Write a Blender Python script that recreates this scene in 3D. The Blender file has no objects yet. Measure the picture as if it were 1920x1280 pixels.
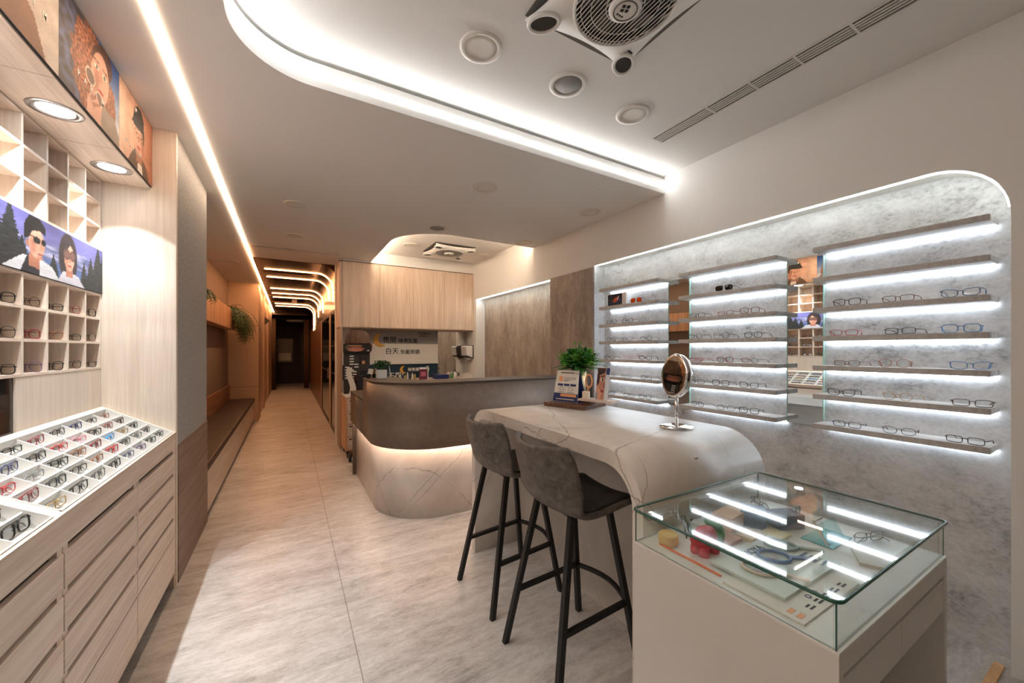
import bpy, bmesh, math, random
from mathutils import Vector, Matrix, noise as mnoise
random.seed(7)
PI = math.pi
SC = bpy.context.scene
COL = SC.collection
V = Vector

# ------------------------------------------------------------------ materials
def lin(c):
    o = []
    for k in c[:3]:
        k = k / 255.0
        o.append(k / 12.92 if k <= 0.04045 else ((k + 0.055) / 1.055) ** 2.4)
    return (o[0], o[1], o[2], 1.0)

def newmat(name):
    m = bpy.data.materials.new(name); m.use_nodes = True
    nt = m.node_tree
    for n in list(nt.nodes): nt.nodes.remove(n)
    out = nt.nodes.new('ShaderNodeOutputMaterial')
    b = nt.nodes.new('ShaderNodeBsdfPrincipled')
    nt.links.new(b.outputs[0], out.inputs[0])
    return m, nt, b, out

def plain(name, c, rough=.5, metal=0.0, spec=.5):
    m, nt, b, o = newmat(name)
    b.inputs['Base Color'].default_value = lin(c)
    b.inputs['Roughness'].default_value = rough
    b.inputs['Metallic'].default_value = metal
    b.inputs['Specular IOR Level'].default_value = spec
    return m

def coords(nt, scale, kind='Object'):
    tc = nt.nodes.new('ShaderNodeTexCoord')
    mp = nt.nodes.new('ShaderNodeMapping')
    mp.inputs['Scale'].default_value = scale
    nt.links.new(tc.outputs[kind], mp.inputs['Vector'])
    return mp.outputs[0]

def noise(nt, vec, scale=1.0, detail=4.0, rough=.55, dist=0.0):
    n = nt.nodes.new('ShaderNodeTexNoise')
    n.inputs['Scale'].default_value = scale
    n.inputs['Detail'].default_value = detail
    n.inputs['Roughness'].default_value = rough
    n.inputs['Distortion'].default_value = dist
    nt.links.new(vec, n.inputs['Vector'])
    return n.outputs['Fac']

def ramp(nt, fac, stops):
    r = nt.nodes.new('ShaderNodeValToRGB')
    e = r.color_ramp.elements
    while len(e) < len(stops): e.new(.5)
    for i, (p, c) in enumerate(stops):
        e[i].position = p
        e[i].color = lin(c) if not isinstance(c, float) else (c, c, c, 1)
    nt.links.new(fac, r.inputs[0])
    return r.outputs[0]

def mixc(nt, fac, a, b, mode='MIX'):
    m = nt.nodes.new('ShaderNodeMix'); m.data_type = 'RGBA'; m.blend_type = mode
    if isinstance(fac, float): m.inputs[0].default_value = fac
    else: nt.links.new(fac, m.inputs[0])
    for i, s in ((6, a), (7, b)):
        if isinstance(s, tuple): m.inputs[i].default_value = lin(s)
        else: nt.links.new(s, m.inputs[i])
    return m.outputs[2]

def math_(nt, op, a, b=None, c=None):
    m = nt.nodes.new('ShaderNodeMath'); m.operation = op
    for i, s in enumerate((a, b, c)):
        if s is None: continue
        if isinstance(s, (int, float)): m.inputs[i].default_value = s
        else: nt.links.new(s, m.inputs[i])
    return m.outputs[0]

def bump(nt, b, h, strength=.1, dist=.005):
    n = nt.nodes.new('ShaderNodeBump')
    n.inputs['Strength'].default_value = strength
    n.inputs['Distance'].default_value = dist
    nt.links.new(h, n.inputs['Height']); nt.links.new(n.outputs[0], b.inputs['Normal'])

def wood(name, ca, cb, axis, rough=.5, fine=90.0):
    m, nt, b, o = newmat(name)
    s = [fine, fine, fine]; s[axis] = fine / 38.0
    s2 = [14.0, 14.0, 14.0]; s2[axis] = .9
    f1 = noise(nt, coords(nt, s), 1, 5, .65, .4)
    f2 = noise(nt, coords(nt, s2), 1, 3, .5, .8)
    f = math_(nt, 'MULTIPLY_ADD', f1, .62, math_(nt, 'MULTIPLY', f2, .38))
    c = ramp(nt, f, [(.36, cb), (.62, ca)])
    nt.links.new(c, b.inputs['Base Color'])
    b.inputs['Roughness'].default_value = rough
    bump(nt, b, f, .08, .002)
    return m

def concrete(name, ca, cb, cc, stretch=(1, 1, .45), rough=.55, k=1.0):
    m, nt, b, o = newmat(name)
    v1 = coords(nt, [2.0 * k * q for q in stretch])
    v2 = coords(nt, [13 * k * q for q in stretch])
    v3 = coords(nt, [60 * q for q in stretch])
    big = noise(nt, v1, 1, 8, .68, .35)
    med = noise(nt, v2, 1, 8, .78, .2)
    fin = noise(nt, v3, 1, 5, .7, .2)
    f = math_(nt, 'ADD', math_(nt, 'MULTIPLY', big, .46), math_(nt, 'MULTIPLY', med, .30))
    f = math_(nt, 'ADD', f, math_(nt, 'MULTIPLY', fin, .24))
    c = ramp(nt, f, [(.37, cc), (.475, cb), (.58, ca)])
    nt.links.new(c, b.inputs['Base Color'])
    b.inputs['Roughness'].default_value = rough
    bump(nt, b, f, .12, .003)
    return m

def marble(name, base, dark, vein, rough=.32):
    m, nt, b, o = newmat(name)
    v = coords(nt, (1, 1, 1))
    cloud = noise(nt, v, 2.6, 7, .62, .8)
    c = ramp(nt, cloud, [(.32, dark), (.62, base)])
    wob = noise(nt, v, 4.0, 5, .6)
    w = None
    for k, (dx, dy, dz, fq, wd, lo) in enumerate(((.5, .7, .5, 1.9, .0042, .50), (-.62, .35, .7, 1.5, .0034, .52), (.25, -.8, .55, 1.2, .0030, .48), (.8, .1, -.6, 2.3, .0046, .55))):
        d = nt.nodes.new('ShaderNodeVectorMath'); d.operation = 'DOT_PRODUCT'
        d.inputs[1].default_value = (dx, dy, dz); nt.links.new(v, d.inputs[0])
        q = math_(nt, 'ADD', d.outputs['Value'], math_(nt, 'MULTIPLY', wob, .07))
        q = math_(nt, 'MULTIPLY_ADD', q, fq, .17 * k)
        l = math_(nt, 'LESS_THAN', math_(nt, 'ABSOLUTE', math_(nt, 'SUBTRACT', math_(nt, 'FRACT', q), .5)), wd)
        mk = ramp(nt, noise(nt, coords(nt, (1.7 + k * .3, 1.9, 2.0 + .2 * k)), 1.6, 3, .6), [(lo - .07, 0.0), (lo + .02, 1.0)])
        l = math_(nt, 'MULTIPLY', l, mk)
        w = l if w is None else math_(nt, 'MAXIMUM', w, l)
    w = math_(nt, 'MULTIPLY', w, .50)
    nt.links.new(mixc(nt, w, c, vein), b.inputs['Base Color'])
    b.inputs['Roughness'].default_value = rough
    return m

def emit(name, c, s):
    m = bpy.data.materials.new(name); m.use_nodes = True
    nt = m.node_tree
    for n in list(nt.nodes): nt.nodes.remove(n)
    out = nt.nodes.new('ShaderNodeOutputMaterial'); e = nt.nodes.new('ShaderNodeEmission')
    e.inputs[0].default_value = (c[0], c[1], c[2], 1); e.inputs[1].default_value = s
    nt.links.new(e.outputs[0], out.inputs[0])
    return m

def thin_glass(name, tint=(.97, 1, .985), ior=1.5, rough=0.0):
    m = bpy.data.materials.new(name); m.use_nodes = True
    nt = m.node_tree
    for n in list(nt.nodes): nt.nodes.remove(n)
    out = nt.nodes.new('ShaderNodeOutputMaterial')
    t = nt.nodes.new('ShaderNodeBsdfTransparent'); t.inputs[0].default_value = (*tint, 1)
    g = nt.nodes.new('ShaderNodeBsdfGlossy'); g.inputs['Roughness'].default_value = rough
    ge = nt.nodes.new('ShaderNodeNewGeometry'); dp = nt.nodes.new('ShaderNodeVectorMath'); dp.operation = 'DOT_PRODUCT'
    nt.links.new(ge.outputs['Normal'], dp.inputs[0]); nt.links.new(ge.outputs['Incoming'], dp.inputs[1])
    r0 = ((ior - 1) / (ior + 1)) ** 2
    k = math_(nt, 'POWER', math_(nt, 'SUBTRACT', 1.0, math_(nt, 'ABSOLUTE', dp.outputs['Value'])), 5.0)
    f = math_(nt, 'MULTIPLY_ADD', k, 1 - r0, r0)
    mx = nt.nodes.new('ShaderNodeMixShader')
    nt.links.new(f, mx.inputs[0]); nt.links.new(t.outputs[0], mx.inputs[1]); nt.links.new(g.outputs[0], mx.inputs[2])
    nt.links.new(mx.outputs[0], out.inputs[0])
    return m

def painted(name, rough=.4):
    m, nt, b, o = newmat(name)
    a = nt.nodes.new('ShaderNodeVertexColor'); a.layer_name = 'Col'
    nt.links.new(a.outputs['Color'], b.inputs['Base Color'])
    b.inputs['Roughness'].default_value = rough
    return m

def floor_mat():
    m, nt, b, o = newmat('travertine_floor')
    f1 = noise(nt, coords(nt, (2.6, 10.0, 1)), 1, 7, .66, .7)
    f2 = noise(nt, coords(nt, (14, 42, 1)), 1, 6, .72, .5)
    f3 = noise(nt, coords(nt, (1.3, 1.6, 1)), 1, 5, .6)
    f4 = noise(nt, coords(nt, (60, 75, 1)), 1, 4, .7)
    f = math_(nt, 'ADD', math_(nt, 'ADD', math_(nt, 'MULTIPLY', f1, .36), math_(nt, 'MULTIPLY', f4, .14)), math_(nt, 'ADD', math_(nt, 'MULTIPLY', f2, .28), math_(nt, 'MULTIPLY', f3, .22)))
    c = ramp(nt, f, [(.39, (146, 142, 138)), (.475, (184, 181, 177)), (.57, (210, 208, 205))])
    tc = nt.nodes.new('ShaderNodeTexCoord'); sx = nt.nodes.new('ShaderNodeSeparateXYZ')
    nt.links.new(tc.outputs['Object'], sx.inputs[0])
    def seam(sock, off, per, w):
        a = math_(nt, 'SUBTRACT', sock, off)
        a = math_(nt, 'WRAP', a, per / 2, -per / 2)
        return math_(nt, 'LESS_THAN', math_(nt, 'ABSOLUTE', a), w)
    s1 = seam(sx.outputs[0], .272, 1.36, .0022)
    right = math_(nt, 'GREATER_THAN', sx.outputs[0], .272)
    s2 = math_(nt, 'MULTIPLY', seam(sx.outputs[1], 2.14, .68, .0016), right)
    s3 = math_(nt, 'MULTIPLY', seam(sx.outputs[1], 2.48, .68, .0016), math_(nt, 'SUBTRACT', 1.0, right))
    s = math_(nt, 'MAXIMUM', s1, math_(nt, 'MULTIPLY', math_(nt, 'MAXIMUM', s2, s3), .35))
    s = math_(nt, 'MULTIPLY', s, .6)
    nt.links.new(mixc(nt, s, c, (70, 60, 52)), b.inputs['Base Color'])
    b.inputs['Roughness'].default_value = .38
    bump(nt, b, f, .06, .002)
    return m

def leather(name, ca, cb, rough=.5):
    m, nt, b, o = newmat(name)
    f = noise(nt, coords(nt, (1, 1, 1)), 22, 6, .65, .5)
    nt.links.new(ramp(nt, f, [(.35, cb), (.65, ca)]), b.inputs['Base Color'])
    b.inputs['Roughness'].default_value = rough
    bump(nt, b, noise(nt, coords(nt, (1, 1, 1)), 160, 3, .6), .12, .002)
    return m

def fabric(name, ca, cb, scale=120, rough=.9):
    m, nt, b, o = newmat(name)
    f = noise(nt, coords(nt, (1, 1, 1)), scale, 4, .7)
    nt.links.new(ramp(nt, f, [(.35, cb), (.65, ca)]), b.inputs['Base Color'])
    b.inputs['Roughness'].default_value = rough
    bump(nt, b, f, .25, .003)
    return m

WHITE_PAINT = plain('white_paint', (235, 233, 230), .75)
CEIL = plain('ceiling_paint', (234, 233, 231), .8)
TRIMW = plain('white_trim', (226, 222, 215), .6)
OAK_Z = wood('pale_oak_upright_grain', (234, 212, 192), (204, 178, 156), 2)
OAK_Y = wood('pale_oak_lengthwise_grain', (238, 223, 209), (208, 188, 171), 1)
OAK_X = wood('pale_oak_crosswise_grain', (230, 212, 197), (198, 176, 158), 0)
OAK_WHITE = wood('whitened_oak', (228, 217, 204), (210, 197, 182), 2)
CARCASS = plain('cabinet_carcass', (92, 78, 66), .7)
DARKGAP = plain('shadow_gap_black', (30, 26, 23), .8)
WAINS = wood('grey_brown_laminate', (150, 128, 113), (108, 89, 77), 1, .5)
STUCCO = fabric('grey_textured_plaster', (168, 166, 163), (142, 141, 140), 55, .9)
CONC = concrete('light_concrete', (222, 223, 224), (196, 197, 198), (122, 121, 121), (1, .75, 1.15), k=1.1)
CONC_B = concrete('brown_concrete', (176, 163, 150), (146, 133, 122), (102, 91, 82), (1.7, 1.7, .6), k=1.1)
SHELFC = concrete('concrete_laminate', (212, 209, 206), (190, 187, 184), (154, 150, 147), (2, 2, 2))
MARBLE = marble('veined_white_marble', (228, 222, 215), (206, 199, 191), (92, 82, 76))
PANELW = marble('soft_white_laminate', (214, 209, 202), (196, 190, 183), (176, 170, 163), .4)
FLOOR = floor_mat()
LEATHER = leather('worn_grey_leather', (112, 105, 98), (70, 65, 61))
LEATHER_D = leather('dark_grey_leather', (62, 57, 54), (36, 33, 31))
BLACKM = plain('black_powder_coat', (16, 15, 15), .45)
BRONZE = plain('brushed_bronze_sheet', (96, 66, 46), .2, .9)
DESKP = leather('bronze_brown_panel', (134, 118, 105), (124, 108, 96), .42)
DESKP.node_tree.nodes['Principled BSDF'].inputs['Metallic'].default_value = .3
DESKT = plain('desk_top_brown', (92, 78, 67), .45)
WALNUT = wood('walnut', (122, 84, 60), (74, 48, 34), 0, .45)
PLANK = wood('knotty_plank', (222, 176, 138), (160, 112, 78), 2, .6, 40)
TAN = plain('tan_wall_panel', (196, 168, 142), .6)
CUSHION = leather('dark_brown_vinyl', (74, 60, 52), (58, 46, 40), .5)
BACKFAB = fabric('taupe_wall_fabric', (150, 130, 114), (128, 110, 96), 60)
CHROME = plain('chrome', (232, 232, 232), .05, 1.0)
STEEL = plain('steel', (190, 190, 192), .25, 1.0)
MIRROR = plain('mirror_silver', (238, 240, 238), .0, 1.0)
GREENEDGE = plain('green_glass_edge', (38, 92, 78), .15)
PALEEDGE = plain('pale_glass_edge', (176, 214, 204), .15)
GLASS = thin_glass('clear_glass', (.968, .994, .985))
LENS = thin_glass('spectacle_lens', (.965, .975, .975), 1.5)
LENS_O = thin_glass('orange_lens', (1.0, .30, .08), 1.7)
LENS_G = thin_glass('dark_green_lens', (.10, .13, .11), 1.6)
DGLASS = plain('dark_door_glass', (10, 10, 11), .08)
WHITE = plain('white_plastic', (232, 230, 226), .4)
WHITE_G = plain('white_lacquer', (228, 227, 223), .35)
CASEW = plain('case_white_board', (218, 216, 212), .5)
GREYMESH = plain('grey_speaker_mesh', (150, 148, 145), .7)
DARKGREY = plain('dark_grey_void', (70, 67, 63), .8)
BLACK = plain('black_plastic', (14, 14, 15), .35)
GOLD = plain('champagne_gold', (214, 190, 150), .25, .9)
TEAL = plain('deep_teal_print', (10, 44, 60), .5)
NAVY = plain('navy_print', (36, 48, 106), .45)
PRINTW = plain('print_white', (226, 222, 214), .5)
PRINTG = plain('print_grey', (150, 146, 142), .5)
INK = plain('ink_dark', (34, 32, 34), .6)
ORANGEP = plain('print_orange', (240, 170, 118), .5)
YELLOWM = plain('print_amber', (214, 158, 66), .5)
RED = plain('red_plastic', (216, 52, 70), .35)
GREENP = plain('green_plastic', (70, 150, 84), .4)
LEAF = plain('leaf_green', (52, 130, 42), .45)
LEAF_L = plain('leaf_lime', (120, 186, 58), .45)
LEAF_D = plain('leaf_dark', (34, 78, 40), .5)
FERN = plain('fern_green', (70, 96, 62), .6)
STEM = plain('stem_brown', (70, 56, 40), .7)
HAIR = wood('brown_hair_print', (120, 84, 60), (40, 26, 20), 2, .5, 60)

E_COVE = emit('cove_led', (1.0, .98, .95), 9.5)
E_WARM = emit('warm_led', (1.0, .72, .50), 12.0)
E_WARM3 = emit('corridor_led', (1.0, .48, .22), 24.0)
E_WARM2 = emit('amber_led', (1.0, .40, .15), 10.0)
E_SHELF = emit('shelf_led', (.82, .91, 1.0), 5.2)
E_NICHE = emit('niche_led', (.93, 1.0, .97), 9.0)
E_DESK = emit('desk_led', (1.0, .68, .50), 18.0)
E_SPOT = emit('downlight_lens', (.95, .98, 1.0), 8.0)
E_REC2 = emit('recess_led', (1.0, .76, .54), 28.0)

# ------------------------------------------------------------------ builders
def origin(o):
    p = V((0, 0, 0))
    while o is not None:
        p = p + o.location; o = o.parent
    return p

class MB:
    def __init__(s):
        s.v = []; s.f = []; s.mi = []; s.sm = []
    def add(s, vs, fs, mi=0, sm=False):
        k = len(s.v); s.v += [V(p) for p in vs]
        for f in fs:
            s.f.append([i + k for i in f]); s.mi.append(mi); s.sm.append(sm)
        return s
    def box(s, x0, x1, y0, y1, z0, z1, mi=0):
        vs = [(x, y, z) for z in (z0, z1) for y in (y0, y1) for x in (x0, x1)]
        return s.add(vs, [(0, 2, 3, 1), (4, 5, 7, 6), (0, 1, 5, 4), (2, 6, 7, 3), (0, 4, 6, 2), (1, 3, 7, 5)], mi)
    def obox(s, M, hx, hy, hz, mi=0):
        vs = [M @ V((x, y, z)) for z in (-hz, hz) for y in (-hy, hy) for x in (-hx, hx)]
        return s.add(vs, [(0, 2, 3, 1), (4, 5, 7, 6), (0, 1, 5, 4), (2, 6, 7, 3), (0, 4, 6, 2), (1, 3, 7, 5)], mi)
    def beam(s, a, b, w, h=None, mi=0):
        a = V(a); b = V(b); d = b - a; L = d.length
        q = d.to_track_quat('Z', 'Y').to_matrix().to_4x4()
        M = Matrix.Translation((a + b) / 2) @ q
        return s.obox(M, w / 2, (h or w) / 2, L / 2, mi)
    def prism(s, pts, vec, mi=0, sm=False):
        n = len(pts); vec = V(vec); p = [V(q) for q in pts]
        nrm = V((0, 0, 0))
        for i in range(n): nrm += p[i].cross(p[(i + 1) % n])
        if nrm.dot(vec) > 0: p = p[::-1]
        k = len(s.v); s.v += p + [q + vec for q in p]
        s.f.append(list(range(k, k + n))); s.mi.append(mi); s.sm.append(False)
        s.f.append([k + n + i for i in reversed(range(n))]); s.mi.append(mi); s.sm.append(False)
        for i in range(n):
            j = (i + 1) % n
            s.f.append([k + j, k + i, k + n + i, k + n + j]); s.mi.append(mi); s.sm.append(sm)
        return s
    def tube(s, pts, r, n=8, closed=False, mi=0, flat=1.0):
        P = [V(p) for p in pts]; N = len(P)
        rr = r if isinstance(r, (list, tuple)) else [r] * N
        tang = []
        for i in range(N):
            a = P[(i - 1) % N] if (closed or i > 0) else P[i]
            b = P[(i + 1) % N] if (closed or i < N - 1) else P[i]
            t = (b - a); tang.append(t.normalized() if t.length > 1e-9 else V((0, 0, 1)))
        up = V((0, 0, 1)) if abs(tang[0].z) < .9 else V((1, 0, 0))
        u = tang[0].cross(up).normalized()
        k = len(s.v)
        for i in range(N):
            u = (u - tang[i] * u.dot(tang[i]))
            u = u.normalized() if u.length > 1e-6 else tang[i].orthogonal().normalized()
            w = tang[i].cross(u)
            for j in range(n):
                a = 2 * PI * j / n
                s.v.append(P[i] + (u * math.cos(a) + w * math.sin(a) * flat) * rr[i])
        M = N if closed else N - 1
        for i in range(M):
            i2 = (i + 1) % N
            for j in range(n):
                j2 = (j + 1) % n
                s.f.append([k + i * n + j, k + i * n + j2, k + i2 * n + j2, k + i2 * n + j]); s.mi.append(mi); s.sm.append(True)
        if not closed:
            s.f.append([k + j for j in reversed(range(n))]); s.mi.append(mi); s.sm.append(False)
            s.f.append([k + (N - 1) * n + j for j in range(n)]); s.mi.append(mi); s.sm.append(False)
        return s
    def lathe(s, prof, c=(0, 0, 0), n=32, mi=0, M=None, sm=True, caps=True):
        c = V(c); k = len(s.v); m = len(prof)
        for (r, z) in prof:
            for j in range(n):
                a = 2 * PI * j / n
                p = V((r * math.cos(a), r * math.sin(a), z))
                if M is not None: p = M @ p
                s.v.append(p + c)
        for i in range(m - 1):
            for j in range(n):
                j2 = (j + 1) % n
                s.f.append([k + i * n + j, k + i * n + j2, k + (i + 1) * n + j2, k + (i + 1) * n + j]); s.mi.append(mi); s.sm.append(sm)
        if caps and prof[0][0] > 1e-6:
            s.f.append([k + j for j in reversed(range(n))]); s.mi.append(mi); s.sm.append(False)
        if caps and prof[-1][0] > 1e-6:
            s.f.append([k + (m - 1) * n + j for j in range(n)]); s.mi.append(mi); s.sm.append(False)
        return s
    def grid(s, fn, nu, nv, mi=0, sm=True):
        k = len(s.v)
        for i in range(nu + 1):
            for j in range(nv + 1):
                s.v.append(V(fn(i / nu, j / nv)))
        for i in range(nu):
            for j in range(nv):
                a = k + i * (nv + 1) + j
                s.f.append([a, a + 1, a + nv + 2, a + nv + 1]); s.mi.append(mi); s.sm.append(sm)
        return s
    def mesh(s, name, mats, off=V((0, 0, 0))):
        me = bpy.data.meshes.new(name)
        me.from_pydata([tuple(p - off) for p in s.v], [], s.f)
        for m in (mats if isinstance(mats, (list, tuple)) else [mats]): me.materials.append(m)
        me.polygons.foreach_set('material_index', s.mi)
        me.polygons.foreach_set('use_smooth', s.sm)
        me.update()
        return me
    def build(s, name, mats, parent=None, loc=None, local=False, bev=0.0, solid=0.0, sub=0):
        if parent is not None: off = V((0, 0, 0)) if local else origin(parent)
        else: off = V(loc) if (loc is not None and not local) else V((0, 0, 0))
        me = s.mesh(name, mats, off)
        o = bpy.data.objects.new(name, me); COL.objects.link(o)
        if parent is not None: o.parent = parent
        elif loc is not None: o.location = loc
        if solid:
            md = o.modifiers.new('thickness', 'SOLIDIFY'); md.thickness = solid; md.offset = 0
        if bev:
            md = o.modifiers.new('bevel', 'BEVEL'); md.width = bev; md.segments = 2; md.limit_method = 'ANGLE'; md.angle_limit = .6
            md.harden_normals = False
        if sub:
            md = o.modifiers.new('sub', 'SUBSURF'); md.levels = sub; md.render_levels = sub
        return o

def tag(o, label=None, cat=None, group=None, kind=None):
    if label: o['label'] = label
    if cat: o['category'] = cat
    if group: o['group'] = group
    if kind: o['kind'] = kind
    return o

def thing(name, label, cat, loc=(0, 0, 0), group=None):
    o = bpy.data.objects.new(name, None); COL.objects.link(o)
    o.location = loc; o.empty_display_size = .05
    return tag(o, label, cat, group)

def struct(name, mb, mats, label, cat='room', **kw):
    o = mb.build(name, mats, **kw)
    return tag(o, label, cat, kind='structure')

def dup(root, loc, rot=None, label=None, group=None):
    r = root.copy(); COL.objects.link(r); r.location = loc
    if rot is not None: r.rotation_euler = rot
    if label: r['label'] = label
    if group: r['group'] = group
    for ch in list(root.children):
        c = ch.copy(); COL.objects.link(c); c.parent = r
        for g in list(ch.children):
            d = g.copy(); COL.objects.link(d); d.parent = c
    return r

def arc(c, r, a0, a1, n=10):
    return [(c[0] + r * math.cos(math.radians(a0 + (a1 - a0) * i / n)), c[1] + r * math.sin(math.radians(a0 + (a1 - a0) * i / n))) for i in range(n + 1)]

def text(name, s, size, mat, M, parent, align='LEFT', ext=.0008, space=1.0):
    cu = bpy.data.curves.new(name, 'FONT'); cu.body = s; cu.size = size; cu.align_x = align
    cu.extrude = ext; cu.offset = size * .010; cu.space_character = space; cu.resolution_u = 2
    t = bpy.data.objects.new('tmp', cu); COL.objects.link(t)
    bpy.context.view_layer.update()
    dg = bpy.context.evaluated_depsgraph_get()
    me = bpy.data.meshes.new_from_object(t.evaluated_get(dg))
    COL.objects.unlink(t); bpy.data.objects.remove(t); bpy.data.curves.remove(cu)
    me.materials.clear(); me.materials.append(mat)
    off = origin(parent) if parent else V((0, 0, 0))
    me.transform(Matrix.Translation(-off) @ M)
    o = bpy.data.objects.new(name, me); COL.objects.link(o)
    if parent: o.parent = parent
    return o

def basis(o, ex, ey):          # matrix whose x axis is ex and y axis is ey at origin o
    ex = V(ex).normalized(); ey = V(ey).normalized(); ez = ex.cross(ey)
    M = Matrix((ex, ey, ez)).transposed().to_4x4()
    return Matrix.Translation(V(o)) @ M

# printed pictures: a fine grid of coloured vertices on the front of a thin board
def picture(nu, nv, bg, layers, seed=0):
    out = []
    for i in range(nu + 1):
        for j in range(nv + 1):
            u = i / nu; v = j / nv
            c = bg(u, v)
            for f in layers:
                r = f(u, v)
                if r is None: continue
                a, col = r
                c = tuple(c[k] * (1 - a) + col[k] * a for k in range(3))
            g = 1 + .10 * nz(u, v, 7, 5) + .07 * nz(u, v, 45, 8)
            out.append(tuple(max(0, min(255, q * g)) for q in c))
    return out
def nz(u, v, s=10, o=0): return mnoise.noise((u * s, v * s, o))
def ell(cx, cy, rx, ry, col, k=8, rot=0, jit=0, js=14):
    cr, sr = math.cos(rot), math.sin(rot)
    def f(u, v):
        x = u - cx; y = v - cy
        xx = (x * cr + y * sr) / rx; yy = (-x * sr + y * cr) / ry
        d = xx * xx + yy * yy
        if jit: d += jit * nz(u, v, js, cx * 7)
        a = max(0, min(1, (1 - d) * k))
        if a <= 0: return None
        return a, col
    return f
def noisy(f, col2, s=25, amt=.6):
    def g(u, v):
        r = f(u, v)
        if r is None: return None
        t = max(0, min(1, .5 + amt * nz(u, v, s, 3)))
        return r[0], tuple(r[1][k] * (1 - t) + col2[k] * t for k in range(3))
    return g
def pol(pts, col, a=1.0):
    def f(u, v):
        ins = False; n = len(pts)
        for i in range(n):
            x0, y0 = pts[i]; x1, y1 = pts[i - 1]
            if (y0 > v) != (y1 > v) and u < (x1 - x0) * (v - y0) / (y1 - y0) + x0: ins = not ins
        return (a, col) if ins else None
    return f
def ring(cx, cy, rx, ry, w, col):
    def f(u, v):
        d = math.sqrt(((u - cx) / rx) ** 2 + ((v - cy) / ry) ** 2)
        return (1.0, col) if abs(d - 1) < w else None
    return f
def print_mesh(name, fn, nu, nv, cols, mat, parent):
    mb = MB().grid(fn, nu, nv, sm=False)
    me = mb.mesh(name, mat, origin(parent) if parent else V((0, 0, 0)))
    at = me.color_attributes.new('Col', 'FLOAT_COLOR', 'POINT')
    for i, c in enumerate(cols):
        at.data[i].color = lin(c)
    o = bpy.data.objects.new(name, me); COL.objects.link(o)
    if parent: o.parent = parent
    return o
PRINT = painted('printed_photo', .6)

# ------------------------------------------------------------------ dimensions
ZL, ZS, ZU = 2.686, 2.806, 2.828      # low ceiling, top of its edge, recessed ceiling
XR = 2.68                             # right wall face
XL = -.58                             # face of the left counter and of the bench

# ------------------------------------------------------------------ the setting
def slab(name, outer, holes, z0, z1, mat, label):
    bm = bmesh.new(); loops = []
    edges = []
    for lp in [outer] + holes:
        vs = [bm.verts.new((x, y, z0)) for x, y in lp]
        loops.append(vs)
        for i in range(len(vs)): edges.append(bm.edges.new((vs[i], vs[(i + 1) % len(vs)])))
    bmesh.ops.triangle_fill(bm, use_beauty=True, use_dissolve=False, edges=edges)
    bm.normal_update()
    for f in bm.faces:
        if f.normal.z > 0: f.normal_flip()
    r = bmesh.ops.extrude_face_region(bm, geom=list(bm.faces), use_keep_orig=True)
    bmesh.ops.translate(bm, vec=(0, 0, z1 - z0), verts=[e for e in r['geom'] if isinstance(e, bmesh.types.BMVert)])
    bmesh.ops.recalc_face_normals(bm, faces=list(bm.faces))
    me = bpy.data.meshes.new(name); bm.to_mesh(me); bm.free(); me.materials.append(mat)
    o = bpy.data.objects.new(name, me); COL.objects.link(o)
    return tag(o, label, 'room', kind='structure')

struct('floor', MB().box(-1.4, 3.1, -2.4, 18.6, -.1, 0), FLOOR, 'streaked travertine tile floor running down the shop', 'floor')
R1 = [(XR + .02, -1.9), (XR + .02, 2.11)] + arc((.10, 1.80), .31, 90, 180, 14) + [(-.21, -1.9)]
R2 = [(XR + .02, 4.08), (XR + .02, 5.92), (1.04, 5.92)] + arc((1.65, 4.69), .61, 180, 270, 16)
slab('ceiling', [(-1.4, -2.4), (3.1, -2.4), (3.1, 6.43), (-.44, 6.43), (-.44, 16.0), (-1.4, 16.0)],
     [R1, R2], ZL, ZS, CEIL, 'low pale ceiling with two recessed bays')
struct('ceiling', MB().box(-1.4, 3.1, -2.4, 6.43, ZU, ZU + .1), CEIL, 'raised pale ceiling inside the recessed bays', 'ceiling')
struct('wall_front', MB().box(-1.4, 3.1, -2.4, -2.25, 0, ZU), plain('unseen_wall_dark', (52, 54, 58), .4), 'plain wall behind the viewer', 'wall')  # unseen wall, coloured dark to cut light bouncing onto the case

# right wall: header with two niches cut into it
poly = [(-2.25, 0), (.35, 0), (.35, 2.0)] + arc((.60, 2.0), .25, 180, 90, 12)[1:] + \
       [(2.96, 2.25), (2.96, 0), (3.70, 0), (3.70, 2.226), (5.80, 2.226), (5.80, 0), (6.40, 0), (6.40, ZU), (-2.25, ZU)]
struct('wall_right', MB().prism([(XR, y, z) for y, z in poly], (.16, 0, 0)), WHITE_PAINT, 'white right wall with a round cornered lit niche', 'wall')
struct('wall_niche', MB().box(2.82, 3.1, -2.25, 3.34, 0, ZU), CONC, 'light concrete back of the spectacle niche', 'wall')
struct('wall_niche_far', MB().box(2.84, 3.1, 3.34, 6.4, 0, ZU), CONC_B, 'brown streaked concrete back of the far niche', 'wall')
struct('trim_1', MB().box(2.668, XR, 2.96, 3.70, 0, 2.238), CONC_B, 'brown concrete pier between the two niches', 'pier', bev=.002)
struct('trim_2', MB().box(2.68, 2.82, 2.952, 2.9605, .0, 2.245), CONC, 'pale concrete side lining of the spectacle niche', 'lining')
struct('wall_back', MB().box(.6, 3.1, 6.25, 6.4, 0, ZU).box(.62, 2.70, 5.905, 6.25, 2.668, ZU), WHITE_PAINT, 'back wall behind the reception counter', 'wall')
struct('wall_corridor_end_post', MB().box(.62, .655, 5.905, 6.35, 0, 2.66), TAN, 'narrow end post beside the glass doors', 'post')

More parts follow.
